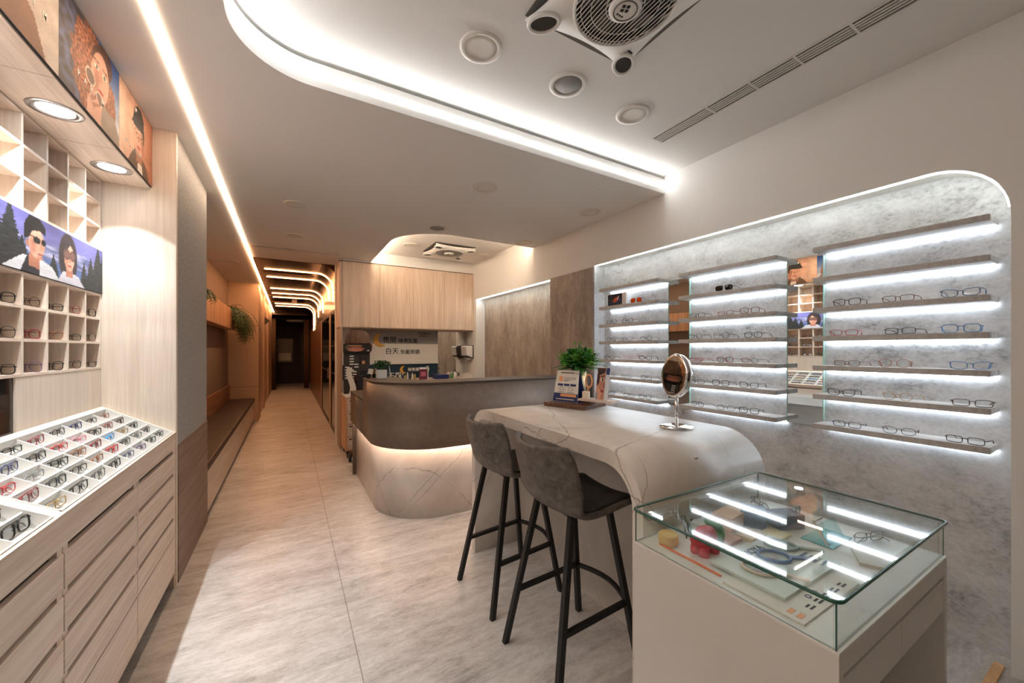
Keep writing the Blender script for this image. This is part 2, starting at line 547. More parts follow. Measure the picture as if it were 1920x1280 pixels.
# left side
struct('wall_left', MB().box(-1.4, -1.06, -2.25, 3.95, 0, ZL), WHITE_PAINT, 'wall behind the left display unit', 'wall')
struct('wall_left_pier', MB().box(-1.06, XL, 3.0, 3.95, .0, ZL), STUCCO, 'grey textured pier after the display unit', 'wall', bev=.004)
struct('trim_3', MB().box(XL, XL + .006, 3.0, 3.952, .0, .826), WAINS, 'grey brown wood wainscot on the pier', 'wainscot')
struct('wall_alcove', MB().box(-1.4, -1.0, 3.95, 9.0, 0, ZL), BACKFAB, 'taupe fabric wall above the bench', 'wall')
mb = MB().box(-1.4, -.515, 9.0, 9.6, 0, ZL).box(-1.4, -.55, 9.6, 11.0, 0, ZL).box(-1.4, -.515, 11.0, 11.25, 0, ZL).box(-1.4, -.55, 11.25, 13.0, 0, ZL).box(-1.4, -.515, 13.0, 15.5, 0, ZL)
struct('wall_corridor_left', mb, TAN, 'tan panelled wall at the far end of the bench', 'wall')
for k, z in enumerate((.68, 1.86)):
    struct('trim_%d' % (4 + k), MB().box(-1.0, -.515, 8.998, 9.001, z, z + .004), DARKGAP, 'thin joint in tan panel wall', 'joint')
door = MB().box(-.55, -.54, 9.68, 10.92, 0, 2.25)
d1 = struct('door_1', door, OAK_Z, 'first wooden door on the left of the corridor', 'door')
tag(MB().box(-.535, -.53, 9.75, 9.78, .95, 1.1).build('handle', STEEL, d1))
d2 = struct('door_2', MB().box(-.55, -.54, 11.35, 12.9, 0, 2.25), OAK_Z, 'second wooden door on the left of the corridor', 'door')
MB().box(-.535, -.53, 11.42, 11.45, .95, 1.1).build('handle', STEEL, d2)
sg = MB().prism([(-.545, 11.12, 2.22), (-.40, 11.12, 2.10), (-.545, 11.12, 1.98)], (0, .02, 0)).build('corridor_sign', plain('sign_dark', (48, 40, 34), .5), loc=(-.545, 11.12, 2.1))
tag(sg, 'small dark triangular sign sticking out above the corridor doors', 'sign')

# bronze arch over the corridor: sheet with thickness
prof = [(-.44, ZL - .006), (.40, ZL - .006)] + arc((.40, ZL - .256), .25, 90, 0, 14)[1:] + [(.65, 2.07)]
outer = [(.69, 2.07), (.69, ZL + .03), (-.44, ZL + .03)]
struct('ceiling_arch', MB().prism([(x, 6.431, z) for x, z in prof + outer], (0, 9.07, 0), sm=False), BRONZE, 'glossy bronze sheet curving from ceiling down to the corridor wall', 'ceiling')
# right corridor wall below the sheet
mb = MB().box(.65, .80, 10.0, 15.5, 0, 2.07)
struct('wall_corridor_right', mb, wood('bronze_brown_veneer', (112, 76, 50), (82, 54, 36), 2, .35), 'brown panelled right wall of the corridor', 'wall')
for nm, y0, y1, lab in (('door_3', 6.36, 7.65, 'near dark glass door on the right of the corridor'), ('door_4', 7.95, 9.85, 'far dark glass door on the right of the corridor')):
    d = struct(nm, MB().box(.66, .672, y0 + .05, y1 - .05, .06, 2.02), DGLASS, lab, 'door')
    f = MB().box(.652, .69, y0, y0 + .05, 0, 2.07).box(.652, .69, y1 - .05, y1, 0, 2.07).box(.652, .69, y0, y1, 2.02, 2.07).box(.652, .69, y0, y1, 0, .06)
    f.build('door_frame', BLACKM, d)
    MB().box(.654, .674, y0 + .05, y1 - .05, 1.45, 1.47).box(.654, .674, y0 + .05, y1 - .05, .98, 1.0).build('glazing_bar', STEEL, d)
    MB().box(.63, .652, y0 + .12, y0 + .14, .85, 1.05).build('handle', STEEL, d)
struct('trim_6', MB().box(.65, .70, 7.65, 7.95, 0, 2.07), TAN, 'tan post between the glass doors', 'post')
struct('trim_7', MB().box(.65, .70, 9.85, 10.0, 0, 2.07), TAN, 'tan post beyond the glass doors', 'post')
struct('wall_service', MB().box(.86, .90, 6.41, 15.5, 0, ZL), DARKGREY, 'dark wall behind the glass doors', 'wall')

# dark room at the end of the corridor
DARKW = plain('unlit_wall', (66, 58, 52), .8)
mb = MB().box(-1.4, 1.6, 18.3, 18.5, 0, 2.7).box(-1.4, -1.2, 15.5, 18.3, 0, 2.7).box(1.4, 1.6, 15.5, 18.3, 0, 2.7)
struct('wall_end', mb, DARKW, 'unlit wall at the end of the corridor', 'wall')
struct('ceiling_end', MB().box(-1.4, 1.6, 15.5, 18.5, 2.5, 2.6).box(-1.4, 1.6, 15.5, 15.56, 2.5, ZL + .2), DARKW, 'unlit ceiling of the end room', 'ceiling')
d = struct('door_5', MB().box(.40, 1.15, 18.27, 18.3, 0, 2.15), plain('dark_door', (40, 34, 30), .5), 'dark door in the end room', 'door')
pf = thing('wall_poster', 'dark framed poster on the unlit wall at corridor end', 'poster', (-.15, 18.3, .85))
MB().box(-.45, .15, 18.27, 18.3, .85, 1.85).build('frame', BLACK, pf)
MB().box(-.40, .10, 18.264, 18.272, .90, 1.8).build('print', PRINTG, pf)
MB().box(-.36, .06, 18.262, 18.266, .95, 1.25).build('text_block', PRINTW, pf)
for nm, x0, x1, y, lab in (('curtain', -.56, -.40, 15.62, 'brown curtain hanging at left of the dark doorway'), ('curtain', .46, .62, 15.62, 'brown curtain hanging at right of the dark doorway')):
    pts = [(x0 + (x1 - x0) * i / 24, y + .02 * math.sin(i * 1.6), 0) for i in range(25)]
    mb = MB().grid(lambda a, b: (x0 + (x1 - x0) * a, y + .025 * math.sin(a * 38), .02 + 2.45 * b), 48, 2)
    tag(mb.build(nm, plain('curtain_brown', (110, 84, 62), .9), loc=((x0 + x1) / 2, y, .02), solid=.004), lab, 'curtain')
lp = MB().lathe([(.0, 0), (.26, 0), (.30, .03), (.30, .06)], (.18, 16.5, 2.44), 28)
tag(lp.build('ceiling_lamp', WHITE, loc=(.18, 16.5, 2.44)), 'round unlit lamp on the dark ceiling at corridor end', 'lamp')

# ------------------------------------------------------------------ light strips
def strip(name, mb, mat, label, loc):
    return tag(mb.build(name, mat, loc=loc), label, 'light strip')
ls = thing('light_strip', 'long warm white light strip along the ceiling from front to corridor', 'light strip', (-.457, 7, ZL - .006))
MB().box(-.470, -.444, -1.9, 5.6, ZL - .006, ZL + .001).build('diffuser', E_WARM, ls)
MB().box(-.470, -.444, 5.6, 15.5, ZL - .006, ZL + .001).build('diffuser', E_WARM3, ls)
# cove strip on the edge of the first bay
path = [(-.21, .75), ] + arc((.10, 1.80), .31, 180, 90, 16) + [(XR - .01, 2.11)]
def ribbon(path, off, z0, z1, mat_off=.004):
    mb = MB(); n = len(path)
    P = [V((x, y, 0)) for x, y in path]
    nor = []
    for i in range(n):
        d = (P[min(i + 1, n - 1)] - P[max(i - 1, 0)]).normalized()
        nor.append(V((d.y, -d.x, 0)))
    for i in range(n - 1):
        a0 = P[i] + nor[i] * off; a1 = P[i + 1] + nor[i + 1] * off
        b0 = P[i] + nor[i] * (off + mat_off); b1 = P[i + 1] + nor[i + 1] * (off + mat_off)
        vs = []
        for p in (a0, a1, b1, b0): vs.append((p.x, p.y, z0))
        for p in (a0, a1, b1, b0): vs.append((p.x, p.y, z1))
        mb.add(vs, [(0, 3, 2, 1), (4, 5, 6, 7), (0, 1, 5, 4), (2, 3, 7, 6)] + ([(0, 4, 7, 3)] if i == 0 else []) + ([(1, 2, 6, 5)] if i == n - 2 else []))
    return mb
cv = thing('light_strip', 'bright white light strip along the rounded edge of the big ceiling bay', 'light strip', (1.2, 2.11, 2.74))
ribbon(path, 0.0, 2.738, 2.757).build('diffuser', E_COVE, cv)
p2 = [(1.04, 5.88)] + arc((1.65, 4.69), .61, 180, 270, 16) + [(XR - .01, 4.08)]
strip('light_strip', ribbon(p2, -.004, 2.738, 2.757), E_REC2, 'warm strip along the rounded edge of the small ceiling bay over reception', (1.7, 4.08, 2.74))
# niche strips under the header
n1 = [(2.94, 2.245), (.60, 2.245)] + arc((.60, 2.0), .245, 90, 176, 10)[1:]
mb = MB()
mb.tube([(2.690, y, z) for y, z in n1], .0032, 6)
strip('light_strip', mb, E_NICHE, 'cool light strip along the rounded top of the spectacle niche', (2.692, 1.7, 2.24))
strip('light_strip', MB().box(2.686, 2.698, 3.71, 5.79, 2.216, 2.225), E_NICHE, 'cool light strip under the top of the far brown niche', (2.692, 4.7, 2.216))
# corridor arch strips
for k, (y, ze) in enumerate(((7.22, 2.22), (7.98, 2.33), (9.44, 2.21), (10.25, 2.33), (11.0, 2.22), (12.5, 1.97), (13.2, 1.97))):
    pts = [(-.34, y, ZL - .0108), (.1, y, ZL - .0108)] + [(x, y, z) for x, z in arc((.40, ZL - .256), .2452, 90, 0, 10)] + [(.6452, y, ze)]
    ords = ('first', 'second', 'third', 'fourth', 'fifth', 'sixth', 'seventh')[k]
    o = MB().tube(pts, .0055, 6).build('arch_light_strip', E_WARM2, loc=(.1, y, ZL - .012))
    tag(o, 'amber light strip bent over the bronze arch, %s from the shop side' % ords, 'light strip', 'amber strips on the corridor arch')

# ------------------------------------------------------------------ ceiling fittings
def downlight(x, y, z, label, mesh=False, r=.1):
    t = thing('ceiling_speaker' if mesh else 'downlight', label, 'speaker' if mesh else 'ceiling light', (x, y, z), None if mesh else 'unlit round ceiling lights')
    MB().lathe([(r * .74, .0), (r * .80, -.008), (r, -.006), (r, .0)], (x, y, z), 36).build('trim_ring', TRIMW, t)
    if mesh: MB().lathe([(0, -.005), (r * .76, -.005), (r * .76, 0)], (x, y, z), 36).build('grille', GREYMESH, t)
    else: MB().lathe([(0, -.001), (r * .5, -.002), (r * .76, -.005), (r * .76, 0)], (x, y, z), 36).build('diffuser', TRIMW, t)
    return t
downlight(.785, 1.644, ZU, 'unlit round light in the big bay, leftmost of three circles')
downlight(1.30, 1.64, ZU, 'round grey mesh ceiling speaker between two unlit lights in the big bay', True)
downlight(1.805, 1.647, ZU, 'unlit round light in the big bay, nearest the slotted air vent')
for x, y, lab in ((.057, 3.903, 'unlit round light on the low ceiling, nearest of two beside the long warm strip'),
                  (.052, 4.973, 'unlit round light on the low ceiling, farther of two beside the long warm strip'),
                  (1.35, 2.738, 'unlit round light on the low ceiling, centre, just past the bay edge'),
                  (2.441, 2.749, 'unlit round light on the low ceiling, near right wall just past the bay edge'),
                  (2.447, 3.933, 'unlit round light beside the small bay, close to the right wall')):
    downlight(x, y, ZL, lab)
downlight(1.356, 3.909, ZL, 'round grey mesh speaker on the low ceiling just before the small bay', True)
downlight(1.437, 5.232, ZU, 'round light in the small bay, left of the ceiling fan')
downlight(2.53, 5.264, ZU, 'round light in the small bay, right of the ceiling fan')

def vent(name, x0, x1, y0, y1, z, along_y, nsl, bars, label):
    t = thing(name, label, 'air vent', ((x0 + x1) / 2, (y0 + y1) / 2, z))
    MB().box(x0, x1, y0, y1, z - .001, z).build('backing', plain('vent_dark', (96, 94, 90), .8), t)
    f = MB(); e = .008
    f.box(x0 - e, x0, y0 - e, y1 + e, z - .005, z).box(x1, x1 + e, y0 - e, y1 + e, z - .005, z).box(x0, x1, y0 - e, y0, z - .005, z).box(x0, x1, y1, y1 + e, z - .005, z)
    f.build('frame', TRIMW, t)
    s = MB()
    for i in range(nsl):
        if along_y:
            x = x0 + (x1 - x0) * (i + 1) / (nsl + 1); s.box(x - .0045, x + .0045, y0, y1, z - .005, z - .001)
        else:
            y = y0 + (y1 - y0) * (i + 1) / (nsl + 1); s.box(x0, x1, y - .004, y + .004, z - .005, z - .001)
    for b in bars:
        if along_y: s.box(x0, x1, b - .005, b + .005, z - .006, z - .001)
        else: s.box(b - .005, b + .005, y0, y1, z - .006, z - .001)
    s.build('slats', TRIMW, t)
vent('ceiling_vent', 2.125, 2.22, -.6, 1.765, ZU, True, 4, (1.385, 1.14, .928, .71, .48, .26, .04, -.2), 'long slotted air vent in the big ceiling bay')
vent('ceiling_vent', -.39, .58, 5.66, 5.73, ZL, False, 3, (-.15, .1, .33), 'slotted vent across the low ceiling before the bronze arch')
vent('ceiling_vent', -.95, -.65, 6.87, 6.94, ZL, False, 2, (), 'short dark slot vent over the bench')
vent('ceiling_vent', 1.35, 2.6, 5.82, 5.86, ZU, False, 1, (1.6, 1.9, 2.2), 'thin slot vent in the small bay over the cabinets')
for k, (y, lab) in enumerate(((7.6, 'first'), (10.62, 'second'), (12.05, 'third'))):
    o = MB().box(-.44, .38, y - .045, y + .045, ZL - .012, ZL - .006).build('arch_vent', plain('vent_beige', (190, 165, 140), .6), loc=(0, y, ZL - .012))
    tag(o, 'beige slot vent across the bronze arch, %s from the shop side' % lab, 'air vent')
t = thing('ceiling_sensor', 'small box with a rod hanging from the bronze arch', 'sensor', (.12, 11.6, ZL - .006))
MB().box(.06, .18, 11.55, 11.65, ZL - .08, ZL - .006).build('housing', WHITE, t)
MB().tube([(.12, 11.6, ZL - .08), (.12, 11.6, ZL - .2)], .006, 6).build('rod', WHITE, t)

def ceiling_fan(cx, cy, z, label):
    t = thing('ceiling_fan', label, 'fan', (cx, cy, z))
    h = .29; dz = .03
    MB().box(cx - h, cx + h, cy - h, cy + h, z - .004, z).build('recess_plate', plain('fan_recess_grey', (104, 99, 93), .8), t)
    MB().lathe([(.191, -.052), (.191, -.014)], (cx, cy, z), 40, caps=False).build('inner_shade_sleeve', DARKGREY, t)  # dark sleeve added to stand for the shade inside the fan
    # square body with concave sides
    pts = []
    for k in range(4):
        a = k * PI / 2
        for i in range(12):
            s = -1 + 2 * i / 12
            inx = h - .05 * (1 - s * s) ** .9
            x, y = inx, s * h
            pts.append((cx + x * math.cos(a) - y * math.sin(a), cy + x * math.sin(a) + y * math.cos(a)))
    body = MB(); n = len(pts); c = (cx, cy)
    rings = []
    rg = .205
    for (f, zz) in ((1.0, z - .018), (.97, z - dz - .012), (None, z - dz - .022)):
        r_ = []
        for (x, y) in pts:
            dx, dy = x - cx, y - cy
            if f is None:
                d = math.hypot(dx, dy); dx, dy = dx / d * rg, dy / d * rg
                r_.append((cx + dx, cy + dy, zz))
            else: r_.append((cx + dx * f, cy + dy * f, zz))
        rings.append(r_)
    body.add([p for r_ in rings for p in r_], [[i * n + j, i * n + (j + 1) % n, (i + 1) * n + (j + 1) % n, (i + 1) * n + j][::-1] for i in range(2) for j in range(n)], 0, True)
    body.lathe([(rg + .004, -dz - .02), (rg, -dz - .03), (rg - .010, -dz - .03), (rg - .012, -.016)], (cx, cy, z), 48, caps=False)
    body.build('body', WHITE, t)
    for k in range(4):
        a = PI / 4 + k * PI / 2
        M = Matrix.Translation((cx + .33 * math.cos(a), cy + .33 * math.sin(a), z - .046)) @ Matrix.Rotation(a, 4, 'Z')
        e = [M @ V((.064 * math.cos(q), .046 * math.sin(q), 0)) for q in [2 * PI * i / 24 for i in range(24)]]
        v = MB().prism(e, (0, 0, -.008)).build('corner_outlet', DARKGREY, t)
        MB().tube([p - V((0, 0, .008)) for p in e], .009, 6, closed=True).build('outlet_rim', WHITE, v)
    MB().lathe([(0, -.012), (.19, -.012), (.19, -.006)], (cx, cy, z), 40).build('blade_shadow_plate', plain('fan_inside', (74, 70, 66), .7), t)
    bl = MB()
    for k in range(5):
        a = k * 2 * PI / 5 + .3
        def fn(u, v, a=a):
            r = .06 + .12 * u; w = (v - .5) * (.5 + .25 * u)
            return (cx + r * math.cos(a + w), cy + r * math.sin(a + w), z - .026 + .012 * (v - .5))
        bl.grid(fn, 4, 4)
    bl.build('fan_blades', plain('fan_blade_grey', (98, 94, 89), .5), t, solid=.002)
    g = MB(); zz = z - dz - .028
    for i in range(-12, 13):
        x = i * .0158
        L = math.sqrt(max(0, .195 ** 2 - x * x))
        if L > .01: g.box(cx + x - .0014, cx + x + .0014, cy - L, cy + L, zz - .003, zz)
    for r in (.075, .135, .175):
        g.tube([(cx + r * math.cos(q), cy + r * math.sin(q), zz) for q in [2 * PI * i / 40 for i in range(40)]], .0018, 5, closed=True)
    g.build('grille', WHITE, t)
    hub = MB().lathe([(.066, 0.0), (.064, -.012), (.052, -.018), (.0, -.018)], (cx, cy, zz), 36).build('hub', WHITE, t)
    MB().tube([(cx + .046 * math.cos(q), cy + .046 * math.sin(q), zz - .0185) for q in [2 * PI * i / 40 for i in range(40)]], .003, 5, closed=True).build('hub_ring', plain('grey_ring', (120, 118, 114), .5), hub)
    lg = MB()
    for q in range(4):
        a = q * PI / 2 + .4
        M = Matrix.Translation((cx - .008 + .013 * math.cos(a), cy - .008 + .013 * math.sin(a), zz - .0185)) @ Matrix.Rotation(a + PI / 4, 4, 'Z')
        lg.obox(M, .0065, .0065, .001)
    for q in range(3): lg.box(cx - .02 + q * .012, cx - .013 + q * .012, cy + .022, cy + .03, zz - .0195, zz - .0175)
    lg.build('emblem', INK, hub)
    mk = MB()
    for q in range(3): mk.box(cx + .19 + q * .010, cx + .197 + q * .010, cy + .16, cy + .166, z - dz - .024, z - dz - .02)
    mk.build('button_marks', INK, t)
    return t
ceiling_fan(1.162, 1.10, ZU, 'square white ceiling fan with round grille in the big bay')
ceiling_fan(1.972, 5.19, ZU, 'square white ceiling fan in the small bay over reception')

# ------------------------------------------------------------------ spectacles
SPEC = {}
COLS = {
 'black': (22, 21, 22), 'dark brown': (70, 44, 32), 'tortoise': (120, 76, 44), 'wine red': (128, 30, 44), 'red': (190, 34, 46),
 'pink': (224, 150, 168), 'navy blue': (38, 50, 96), 'sky blue': (120, 160, 206), 'steel blue': (92, 122, 150), 'gunmetal': (78, 80, 84),
 'silver': (168, 170, 172), 'gold': (190, 158, 104), 'clear': (206, 208, 206), 'purple': (96, 66, 120), 'copper': (170, 108, 76), 'cyan blue': (40, 150, 214), 'green': (70, 120, 92)}
SHP = {  # half width, half height, exponent, lift, rim radius
 'rectangular': (.0255, .0150, 4.0, .0, .0016), 'oval': (.0255, .0175, 2.3, .0, .0013), 'round': (.0235, .0205, 2.1, .0, .0013),
 'square': (.0250, .0185, 3.4, .0, .0020), 'cat-eye': (.0260, .0170, 2.8, .006, .0018), 'aviator': (.0265, .0215, 2.5, -.002, .0012)}
MCOL = {}
def fmat(c):
    if c not in MCOL:
        MCOL[c] = plain('frame_' + c.replace(' ', '_'), COLS[c], .28, .7 if c in ('silver', 'gold', 'gunmetal', 'copper') else 0.0)
    return MCOL[c]
def outline(sh, sgn):
    a, b, e, lift, r = SHP[sh]
    pts = []
    for i in range(22):
        q = 2 * PI * i / 22
        c, s = math.cos(q), math.sin(q)
        y = a * (abs(c) ** (2 / e)) * (1 if c > 0 else -1)
        z = b * (abs(s) ** (2 / e)) * (1 if s > 0 else -1)
        z += lift * max(0, y / a) * (1 if z > 0 else .3)
        if sh == 'aviator' and z < 0: z *= 1 + .15 * (y / a)
        pts.append((y, z))
    return [(0.0015 * abs(y / a), sgn * (.0335 + y), z + b + r) for y, z in pts]
def spec_meshes(sh, folded):
    key = (sh, folded)
    if key in SPEC: return SPEC[key]
    a, b, e, lift, r = SHP[sh]
    fr = MB(); zc = b + r
    for s in (-1, 1): fr.tube(outline(sh, s), r, 6, closed=True)
    fr.tube([(0, -.0335 + a - .003, zc + b * .35), (-.002, -.004, zc + b * .55), (-.002, .004, zc + b * .55), (0, .0335 - a + .003, zc + b * .35)], r * 1.05, 6)
    zt = zc + b * .45 + lift
    for s in (-1, 1):
        fr.tube([(0, s * (.0335 + a - .002), zt), (.001, s * (.0335 + a + .004), zt), (.006, s * (.0335 + a + .006), zt)], r * 1.2, 6)
        fr.tube([(.001, s * .010, zc), (.007, s * .0085, zc - .003)], .0013, 5)
    out = {'front_frame': fr.mesh('front_frame', [])}
    ln = []
    for s in (-1, 1):
        o = outline(sh, s)
        o = o if s > 0 else o[::-1]
        ln.append(MB().prism([(x, y, z) for x, y, z in o], (.0012, 0, 0)).mesh('lens', [LENS]))
    tm = []
    yh = .0335 + a + .006
    for s in (-1, 1):
        if not folded:
            p = [(.006, s * yh, zt), (.03, s * (yh + .001), zt), (.07, s * (yh - .001), zt - .001), (.088, s * (yh - .003), zt - .005), (.104, s * (yh - .006), max(.0022, zt * .4)), (.114, s * (yh - .008), .0022)]
        else:
            xx = .010 if s > 0 else .016
            p = [(.006, s * yh, zt), (xx, s * (yh - .006), zt), (xx + .001, s * (yh - .05), zt), (xx + .002, s * (yh - .095), zt - .003), (xx + .002, s * (yh - .118), zt - .014), (xx + .002, s * (yh - .128), .003)]
        tm.append(MB().tube(p, [.0022, .0022, .0020, .0020, .0024, .0022], 6, flat=.75).mesh('temple', []))
    out['lens'] = ln; out['temple'] = tm
    SPEC[key] = out
    return out
VAR = {}
def spectacles(sh, col, loc, rot, label, group, folded=False, lens=None, cat='spectacles', name='spectacles'):
    """each pair: an empty with front frame, two lenses, two temples"""
    m = spec_meshes(sh, folded)
    k = (sh, col, folded, lens.name if lens else '')
    if k not in VAR:
        d = {}
        f = m['front_frame'].copy(); f.materials.clear(); f.materials.append(fmat(col)); d['f'] = f
        d['t'] = []
        for t in m['temple']:
            q = t.copy(); q.materials.clear(); q.materials.append(fmat(col)); d['t'].append(q)
        d['l'] = []
        for t in m['lens']:
            if lens:
                q = t.copy(); q.materials.clear(); q.materials.append(lens); d['l'].append(q)
            else: d['l'].append(t)
        VAR[k] = d
    d = VAR[k]
    root = thing(name, label, cat, loc, group)
    root.rotation_euler = rot
    for nm, lst in (('front_frame', [d['f']]), ('lens', d['l']), ('temple', d['t'])):
        for me in lst:
            o = bpy.data.objects.new(nm, me); COL.objects.link(o); o.parent = root
    return root

ORD = ['first', 'second', 'third', 'fourth', 'fifth', 'sixth', 'seventh', 'eighth', 'ninth', 'tenth']

# ------------------------------------------------------------------ left display unit
XG = -.895                      # front plane of the cubbies
Y0, YE = .30, 2.97              # the unit runs from beside the viewer to the side panel
sp = thing('side_panel', 'tall pale oak panel closing the far end of the left display unit', 'panel', (-.74, 2.985, 0))
MB().box(-1.06, XL, 2.97, 3.0, 0, ZL - .001).build('board', OAK_WHITE, sp)
MB().box(XL - .0, XL + .002, 2.972, 2.998, .0, ZL - .001).build('edge_band', OAK_WHITE, sp)

# bulkhead over the cubbies
bh = thing('bulkhead', 'pale oak bulkhead over the cubbies holding posters and downlights', 'bulkhead', (-.87, 1.6, 2.33))
cells = [Y0, .87, 1.39, 1.925, 2.47, 2.97]
for a, b in zip(cells[:-1], cells[1:]):
    MB().box(-1.06, -.694, a + .002, b - .001, 2.33, 2.345).build('soffit_panel', OAK_Y, bh)
MB().box(-1.06, -.6942, Y0, YE, 2.345, ZL - .001).build('core', CARCASS, bh)
# cubby shelves
def cubby(name, z0, z1, zs, label):
    t = thing(name, label, 'cubby shelf', ((XG - 1.045) / 2, 1.6, z0))
    MB().box(-1.055, -1.045, Y0, YE, z0, z1).build('back_panel', OAK_Z, t)
    ys = [YE - .012 - .1785 * k for k in range(15)]
    for y in ys: MB().box(-1.045, XG, y - .007, y + .007, z0, z1).build('divider', OAK_WHITE, t, bev=.001)
    for z in zs: MB().box(-1.045, XG - .001, Y0, YE - .001, z - .006, z + .006).build('shelf', OAK_Y, t)
    return ys
cubby('cubby_shelf', 1.940, 2.3299, (1.947, 2.072, 2.197, 2.322), 'upper block of empty pale oak cubbies under the downlights')
CY = cubby('cubby_shelf', 1.294, 1.704, (1.300, 1.437, 1.567, 1.698), 'lower block of pale oak cubbies holding spectacles')
lp_ = MB().box(-1.055, XG - .002, 2.213, 2.962, 1.075, 1.293)
tag(lp_.build('cabinet_door', OAK_WHITE, loc=(-.98, 2.6, 1.075), bev=.001), 'blank pale panel below the lower cubbies beside the side panel', 'panel')
mp = thing('tinted_mirror', 'dark tinted mirror under the cubbies at the left edge', 'mirror', (-.94, 1.7, 1.075))
MB().box(-.96, -.903, Y0, 2.205, 1.075, 1.293).build('glass', plain('tinted_mirror', (44, 38, 34), .04), mp)
MB().box(-.96, XG - .002, 2.205, 2.213, 1.075, 1.293).build('edge', OAK_WHITE, mp)

# posters on the bulkhead
def P(name, y0, y1, z0, z1, x, nu, nv, bg, layers, label, th=.008):
    t = thing(name, label, 'poster', (x, (y0 + y1) / 2, z0))
    MB().box(x - th, x, y0, y1, z0, z1).build('board', BLACK, t)
    print_mesh('print', lambda u, v: (x + .0006, y0 + (y1 - y0) * u, z0 + (z1 - z0) * v), nu, nv, picture(nu, nv, bg, layers), PRINT, t)
    return t
def lerp(a, b, t): return tuple(a[i] + (b[i] - a[i]) * t for i in range(3))
def letters(t, s, x, y, z, size, space=1.5):
    for k, ch in enumerate(s.replace(' ', '')):
        text('letter', ch, size, PRINTW, basis((x, y + k * size * 1.45, z), (0, 1, 0), (0, 0, 1)), t)
SK = (216, 166, 142); SKD = (176, 120, 98)
pz0, pz1 = 2.338, ZL - .002
t = P('poster', 1.39, 1.925, pz0, pz1, -.686, 90, 60, lambda u, v: lerp((150, 122, 100), (196, 184, 172), min(1, u * 1.1)),
  [ell(.36, .62, .28, .55, (172, 126, 96), 3), ell(.30, .75, .20, .30, SK, 3), pol([(.2, 0), (.85, 0), (.72, .30), (.42, .5), (.2, .4)], (132, 92, 66)),
   noisy(ell(.56, .72, .07, .3, (80, 56, 42), 5, .2), (140, 110, 88), 40)], 'poster of a person in tan clothes, leftmost on the bulkhead')
letters(t, 'P A R I M', -.6848, 1.62, 2.47, .035)
t = P('poster', 1.927, 2.468, pz0, pz1, -.686, 130, 84,
  lambda u, v: lerp(lerp((70, 62, 60), (96, 104, 140), max(0, min(1, .5 + nz(u, v, 14, 1)))), lerp((206, 206, 214), (44, 84, 150), max(0, min(1, v * 1.5 - .35))), max(0, min(1, (u - .45) * 9))),
  [noisy(ell(.45, .5, .30, .56, (190, 122, 86), 5, 0, .45, 9), (112, 66, 44), 34, 1.6), noisy(ell(.82, .36, .10, .32, (186, 120, 84), 5, 0, .4, 12), (120, 74, 50), 30, 1.4),
   pol([(.52, 0), (1.0, 0), (1.0, .12), (.90, .30), (.66, .28)], (150, 134, 122)), pol([(.38, 0), (.62, 0), (.66, .30), (.46, .34)], SK),
   noisy(ell(.66, .78, .18, .26, (64, 40, 32), 4, -.5), (110, 66, 46), 30), ell(.62, .56, .165, .33, SK, 8, -.12), ell(.55, .5, .07, .22, SKD, 1.0, -.1),
   ell(.555, .655, .046, .024, (245, 238, 232), 6), ell(.70, .65, .042, .024, (245, 238, 232), 6), ell(.56, .655, .018, .024, (70, 110, 80), 6), ell(.70, .65, .018, .024, (70, 110, 80), 6),
   pol([(.50, .71), (.60, .725), (.60, .74), (.50, .73)], (92, 58, 44)), pol([(.66, .72), (.75, .71), (.75, .725), (.66, .738)], (92, 58, 44)),
   pol([(.615, .66), (.64, .66), (.655, .53), (.60, .53)], (206, 146, 116)), ell(.63, .41, .055, .022, (176, 72, 76), 6), pol([(.58, .41), (.68, .41), (.68, .406), (.58, .406)], (112, 40, 46)),
   ell(.45, .44, .075, .085, (112, 88, 76), 6), ring(.45, .44, .075, .085, .10, (230, 196, 172)), ell(.60, .30, .07, .07, (112, 88, 76), 6), ring(.60, .30, .07, .07, .10, (230, 196, 172)),
   ell(.50, .16, .10, .15, SK, 6, -.5), pol([(.44, .22), (.56, .32), (.58, .30), (.47, .18)], SKD), pol([(.47, .16), (.60, .25), (.62, .23), (.50, .13)], SKD)],
  'poster of a curly haired woman holding sunglasses, middle of the bulkhead')
letters(t, 'P A R I M', -.6848, 2.06, 2.43, .036)
t = P('poster', 2.47, 2.968, pz0, pz1, -.686, 110, 76, lambda u, v: lerp((232, 196, 170), (176, 112, 84), u),
  [pol([(.22, 0), (.88, 0), (.80, .18), (.62, .27), (.40, .27)], (110, 84, 66)), pol([(.50, 0), (.66, 0), (.62, .22), (.52, .22)], (236, 226, 216)),
   pol([(.46, .12), (.64, .12), (.64, .3), (.46, .3)], SKD), ell(.55, .50, .135, .29, SK, 8), ell(.66, .46, .06, .22, SKD, 1.2), ell(.695, .47, .025, .06, SKD, 6),
   pol([(.40, .62), (.36, .67), (.42, .90), (.52, .97), (.62, .96), (.70, .85), (.72, .60), (.66, .64)], (34, 32, 32)), pol([(.33, .64), (.56, .67), (.57, .71), (.36, .70)], (24, 22, 22)),
   pol([(.66, .64), (.72, .62), (.71, .5), (.68, .5)], (44, 32, 28)), ring(.48, .545, .062, .065, .1, (150, 92, 56)), ring(.62, .545, .058, .065, .1, (150, 92, 56)),
   ell(.48, .545, .022, .02, (60, 42, 36), 6), ell(.62, .545, .022, .02, (60, 42, 36), 6), pol([(.535, .54), (.555, .54), (.56, .44), (.525, .44)], SKD), ell(.545, .355, .055, .024, (184, 70, 70), 6),
   pol([(.43, .83), (.46, .83), (.46, .9), (.43, .9)], (230, 228, 224)), pol([(.46, .865), (.485, .865), (.485, .9), (.46, .9)], (230, 228, 224))],
  'poster of a person in a black cap on a peach ground, rightmost on the bulkhead')
